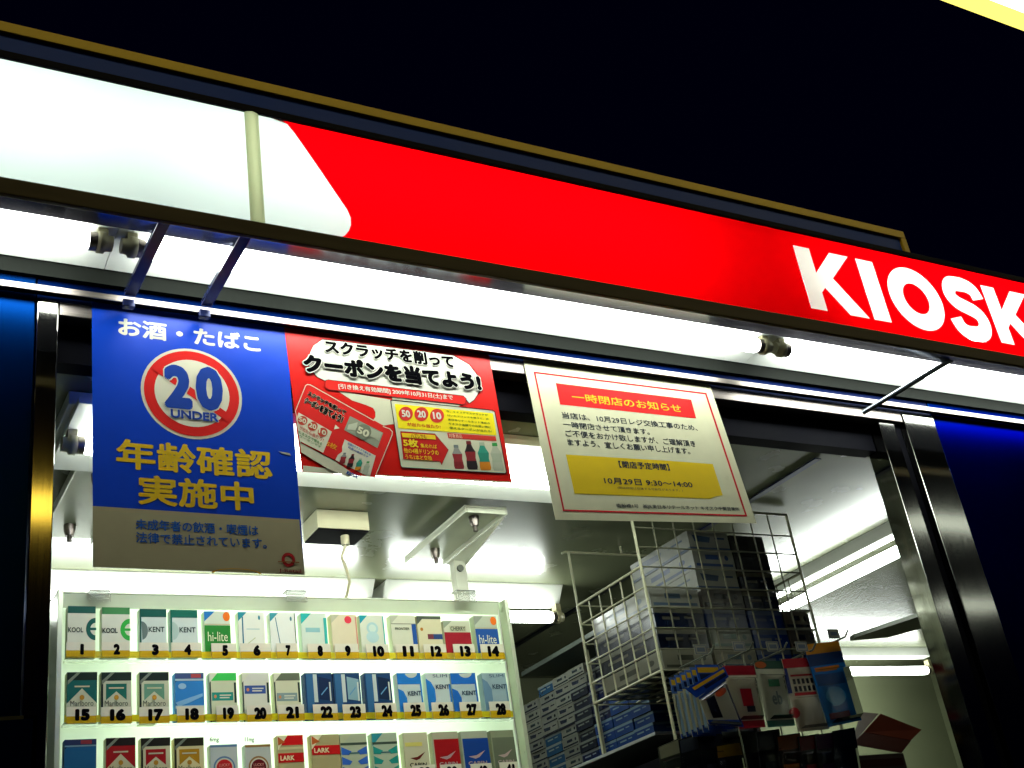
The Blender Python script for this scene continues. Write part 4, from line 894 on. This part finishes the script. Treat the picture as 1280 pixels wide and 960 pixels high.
def hung_pack(quad, y, depth, base, draw, label, pouch=None):
    mb = MB(); pts = [at(*p, y) for p in quad]
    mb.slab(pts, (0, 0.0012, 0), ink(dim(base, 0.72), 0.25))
    A = Art(mb, lambda u, v: at(*hmap(H, u, v), y), (0, -1, 0)); H = homog(quad)
    draw(A)
    t = mb.build('hanging_pack'); tag(t, label, 'hanging pack', GH)
    if pouch:
        c0 = [at(*hmap(H, u, v), y) for u, v in pouch]
        m = MB(); mid = sum(c0, Vector()) / 4
        top = [p + (mid - p) * 0.12 + Vector((0, -depth, 0)) for p in c0]
        m.add(c0 + top, [(4, 5, 6, 7), (0, 1, 5, 4), (1, 2, 6, 5), (2, 3, 7, 6), (3, 0, 4, 7)], CLEAR); m.build('clear_pouch', t)
    return t
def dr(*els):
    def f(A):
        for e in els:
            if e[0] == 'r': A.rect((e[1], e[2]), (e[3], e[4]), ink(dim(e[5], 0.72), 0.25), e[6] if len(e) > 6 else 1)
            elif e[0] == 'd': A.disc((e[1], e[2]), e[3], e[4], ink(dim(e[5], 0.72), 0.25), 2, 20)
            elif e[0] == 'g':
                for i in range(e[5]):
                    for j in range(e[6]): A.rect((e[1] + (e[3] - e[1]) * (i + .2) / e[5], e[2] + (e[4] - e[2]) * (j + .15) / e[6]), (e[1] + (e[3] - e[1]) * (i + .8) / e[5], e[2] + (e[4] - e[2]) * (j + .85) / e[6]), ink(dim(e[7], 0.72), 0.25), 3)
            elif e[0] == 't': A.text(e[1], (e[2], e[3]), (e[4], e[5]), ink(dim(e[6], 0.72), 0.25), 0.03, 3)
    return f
for i, (px, py) in enumerate(((868, 826), (916, 822), (958, 822), (994, 822), (1034, 806))): hook(px, py, i)
# clear tooth-brush like packs queued on the first hook, seen from the side
for k in range(6):
    y = hy + 0.045 - 0.019 * k if k else hy + 0.045
    dx = 0
    a = at(868, 838, hy); w_, h_ = 0.052, 0.125
    x0_, x1_ = a.x - 0.036, a.x + 0.026
    mb = MB(); zt0 = a.z - 0.002
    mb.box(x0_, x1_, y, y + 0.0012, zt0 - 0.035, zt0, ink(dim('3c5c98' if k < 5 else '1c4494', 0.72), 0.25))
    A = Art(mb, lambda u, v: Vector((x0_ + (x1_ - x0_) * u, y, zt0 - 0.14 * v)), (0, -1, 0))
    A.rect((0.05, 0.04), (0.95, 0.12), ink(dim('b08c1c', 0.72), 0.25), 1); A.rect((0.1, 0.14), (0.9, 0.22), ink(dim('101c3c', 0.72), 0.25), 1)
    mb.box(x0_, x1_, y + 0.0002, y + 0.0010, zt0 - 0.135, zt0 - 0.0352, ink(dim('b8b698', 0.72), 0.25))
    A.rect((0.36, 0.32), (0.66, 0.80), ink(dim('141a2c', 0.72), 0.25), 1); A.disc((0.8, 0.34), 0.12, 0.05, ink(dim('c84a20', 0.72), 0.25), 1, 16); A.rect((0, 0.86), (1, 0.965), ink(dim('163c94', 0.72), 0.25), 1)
    t = mb.build('hanging_pack'); tag(t, ['hindmost', 'fifth', 'fourth', 'third', 'second', 'foremost'][k] + ' blue headed clear pack queued on the leftmost hook', 'hanging pack', GH)
    m = MB()
    for i in range(5): xx = x0_ + 0.006 + i * 0.0125; m.tube([(xx, y - 0.006, zt0 - 0.125), (xx, y - 0.006, zt0 - 0.09), (xx, y - 0.006, zt0 - 0.04)], [0.0035, 0.0025, 0.0032], mat('pale_handle' if i % 2 else 'blue_handle', (0.5, 0.55, 0.48) if i % 2 else (0.16, 0.24, 0.34), 0.2), 8)
    m.build('contents', t)
    m = MB(); m.box(x0_ + 0.002, x1_ - 0.002, y - 0.013, y - 0.0008, zt0 - 0.128, zt0 - 0.04, CLEAR); m.build('clear_pouch', t, 0.003)
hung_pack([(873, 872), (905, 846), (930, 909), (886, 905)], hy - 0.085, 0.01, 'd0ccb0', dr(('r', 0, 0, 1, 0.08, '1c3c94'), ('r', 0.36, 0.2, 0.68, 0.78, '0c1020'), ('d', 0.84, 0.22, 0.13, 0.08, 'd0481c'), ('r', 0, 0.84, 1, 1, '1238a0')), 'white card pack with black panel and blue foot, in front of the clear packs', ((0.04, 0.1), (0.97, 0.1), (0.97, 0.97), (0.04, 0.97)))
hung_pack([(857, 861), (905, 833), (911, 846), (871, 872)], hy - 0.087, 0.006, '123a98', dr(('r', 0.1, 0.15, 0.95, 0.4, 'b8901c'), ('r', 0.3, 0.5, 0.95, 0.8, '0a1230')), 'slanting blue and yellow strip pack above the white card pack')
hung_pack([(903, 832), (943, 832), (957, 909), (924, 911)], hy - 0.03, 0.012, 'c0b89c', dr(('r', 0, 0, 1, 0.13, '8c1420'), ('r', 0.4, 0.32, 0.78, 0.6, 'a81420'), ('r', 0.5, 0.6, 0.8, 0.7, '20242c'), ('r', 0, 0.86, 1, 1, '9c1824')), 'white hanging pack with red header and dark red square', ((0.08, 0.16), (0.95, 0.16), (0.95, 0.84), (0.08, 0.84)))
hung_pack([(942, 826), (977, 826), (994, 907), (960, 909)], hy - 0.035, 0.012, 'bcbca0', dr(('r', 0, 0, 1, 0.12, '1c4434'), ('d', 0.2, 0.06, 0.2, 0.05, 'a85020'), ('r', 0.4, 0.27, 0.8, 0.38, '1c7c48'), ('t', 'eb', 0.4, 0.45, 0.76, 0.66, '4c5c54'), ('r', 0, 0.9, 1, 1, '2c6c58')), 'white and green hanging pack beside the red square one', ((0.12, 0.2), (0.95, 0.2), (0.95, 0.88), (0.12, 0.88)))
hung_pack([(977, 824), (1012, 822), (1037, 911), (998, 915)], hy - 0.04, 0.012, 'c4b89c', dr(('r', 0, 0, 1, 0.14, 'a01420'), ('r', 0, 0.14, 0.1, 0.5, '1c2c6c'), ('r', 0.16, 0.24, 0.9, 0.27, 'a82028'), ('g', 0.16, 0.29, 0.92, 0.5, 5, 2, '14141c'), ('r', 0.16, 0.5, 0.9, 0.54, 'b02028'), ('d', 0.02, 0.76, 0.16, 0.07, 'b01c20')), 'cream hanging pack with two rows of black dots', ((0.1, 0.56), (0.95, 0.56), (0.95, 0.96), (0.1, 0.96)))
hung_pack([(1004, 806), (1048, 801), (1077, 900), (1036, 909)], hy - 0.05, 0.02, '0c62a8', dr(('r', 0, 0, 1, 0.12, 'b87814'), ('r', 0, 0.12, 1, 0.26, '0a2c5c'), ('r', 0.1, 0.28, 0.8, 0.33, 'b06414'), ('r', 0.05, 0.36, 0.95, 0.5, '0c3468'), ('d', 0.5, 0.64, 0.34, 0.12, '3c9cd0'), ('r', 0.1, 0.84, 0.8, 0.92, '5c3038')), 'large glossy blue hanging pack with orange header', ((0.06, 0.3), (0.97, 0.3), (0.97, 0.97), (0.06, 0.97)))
# lower tier, mostly in dark colours
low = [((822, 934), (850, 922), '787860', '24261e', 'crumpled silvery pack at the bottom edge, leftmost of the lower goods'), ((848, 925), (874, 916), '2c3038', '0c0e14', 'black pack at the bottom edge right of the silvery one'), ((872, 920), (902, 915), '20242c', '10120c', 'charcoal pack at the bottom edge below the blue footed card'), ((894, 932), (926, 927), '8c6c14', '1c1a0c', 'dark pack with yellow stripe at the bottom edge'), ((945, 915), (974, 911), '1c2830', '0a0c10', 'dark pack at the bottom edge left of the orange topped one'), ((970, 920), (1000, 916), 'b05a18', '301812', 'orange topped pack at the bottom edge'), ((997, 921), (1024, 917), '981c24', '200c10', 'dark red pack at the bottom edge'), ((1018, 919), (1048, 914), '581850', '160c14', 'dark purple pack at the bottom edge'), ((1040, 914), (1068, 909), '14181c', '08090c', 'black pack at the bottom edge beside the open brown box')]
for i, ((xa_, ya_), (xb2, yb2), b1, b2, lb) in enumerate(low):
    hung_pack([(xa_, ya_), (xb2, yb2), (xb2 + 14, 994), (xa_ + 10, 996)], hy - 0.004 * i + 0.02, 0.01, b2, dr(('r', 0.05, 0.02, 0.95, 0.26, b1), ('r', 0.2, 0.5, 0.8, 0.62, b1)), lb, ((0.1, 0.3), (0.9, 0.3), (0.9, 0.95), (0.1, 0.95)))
# open cardboard box at the lower right
CB = mat('brown_card', (0.03, 0.014, 0.005), 0.7, 0, 0.3, 14); CBD = mat('red_card', (0.035, 0.007, 0.003), 0.6, 0, 0.25, 14, spec=0.1)
yb0 = 2.25
def bp(x, y, Y=yb0): return at(x, y, Y)
xb_ = empty('open_box', bp(1095, 1000), 'open brown cardboard box with raised red flap at the lower right', 'box')
m = MB(); a, b2 = bp(1063, 931), bp(1129, 941)
m.box(a.x, b2.x, yb0, yb0 + 0.2, EYE + 0.1, b2.z, CB); m.build('body', xb_, 0.001)
m = MB(); m.slab([at(1080, 915, yb0 + 0.02), at(1139, 925, yb0 + 0.02), at(1152, 912, yb0 + 0.03), at(1101, 892, yb0 + 0.03)], (0, 0.003, 0), mat('red_flap', (0.10, 0.018, 0.006), 0.6, 0, 0.3, 14, spec=0.1)); m.build('flap', xb_)
m = MB(); m.slab([bp(1064, 930), bp(1127, 941), at(1139, 925.5, yb0 + 0.02), at(1080, 915.5, yb0 + 0.02)], (0, 0.003, 0), CBD)
m.build('flap', xb_)
m = MB(); m.slab([bp(1058, 944), bp(1066, 930), at(1098, 892, yb0 + 0.10), at(1078, 890, yb0 + 0.10)], (0, 0.003, 0), CB); m.build('flap', xb_)
m = MB(); m.box(a.x + 0.01, b2.x - 0.01, yb0 - 0.001, yb0 - 0.0003, b2.z - 0.03, b2.z - 0.012, CBD); m.build('printed_band', xb_)
# dark blade of an air duct under the ceiling, right
m = MB(); zd = 0.86
pa, pb, pc = atz(1063, 801, zd), atz(1175, 742, zd), atz(1180, 760, zd)
m.slab([pa, atz(1068, 797, zd), pb + Vector((0.25, -0.2, 0)), pc + Vector((0.35, -0.2, 0)), atz(1110, 797, zd)], (0, 0, 0.012), GREYM)
tag(m.build('air_louvre'), 'dark slanting louvre blade under the ceiling before the farthest lamp', 'louvre')
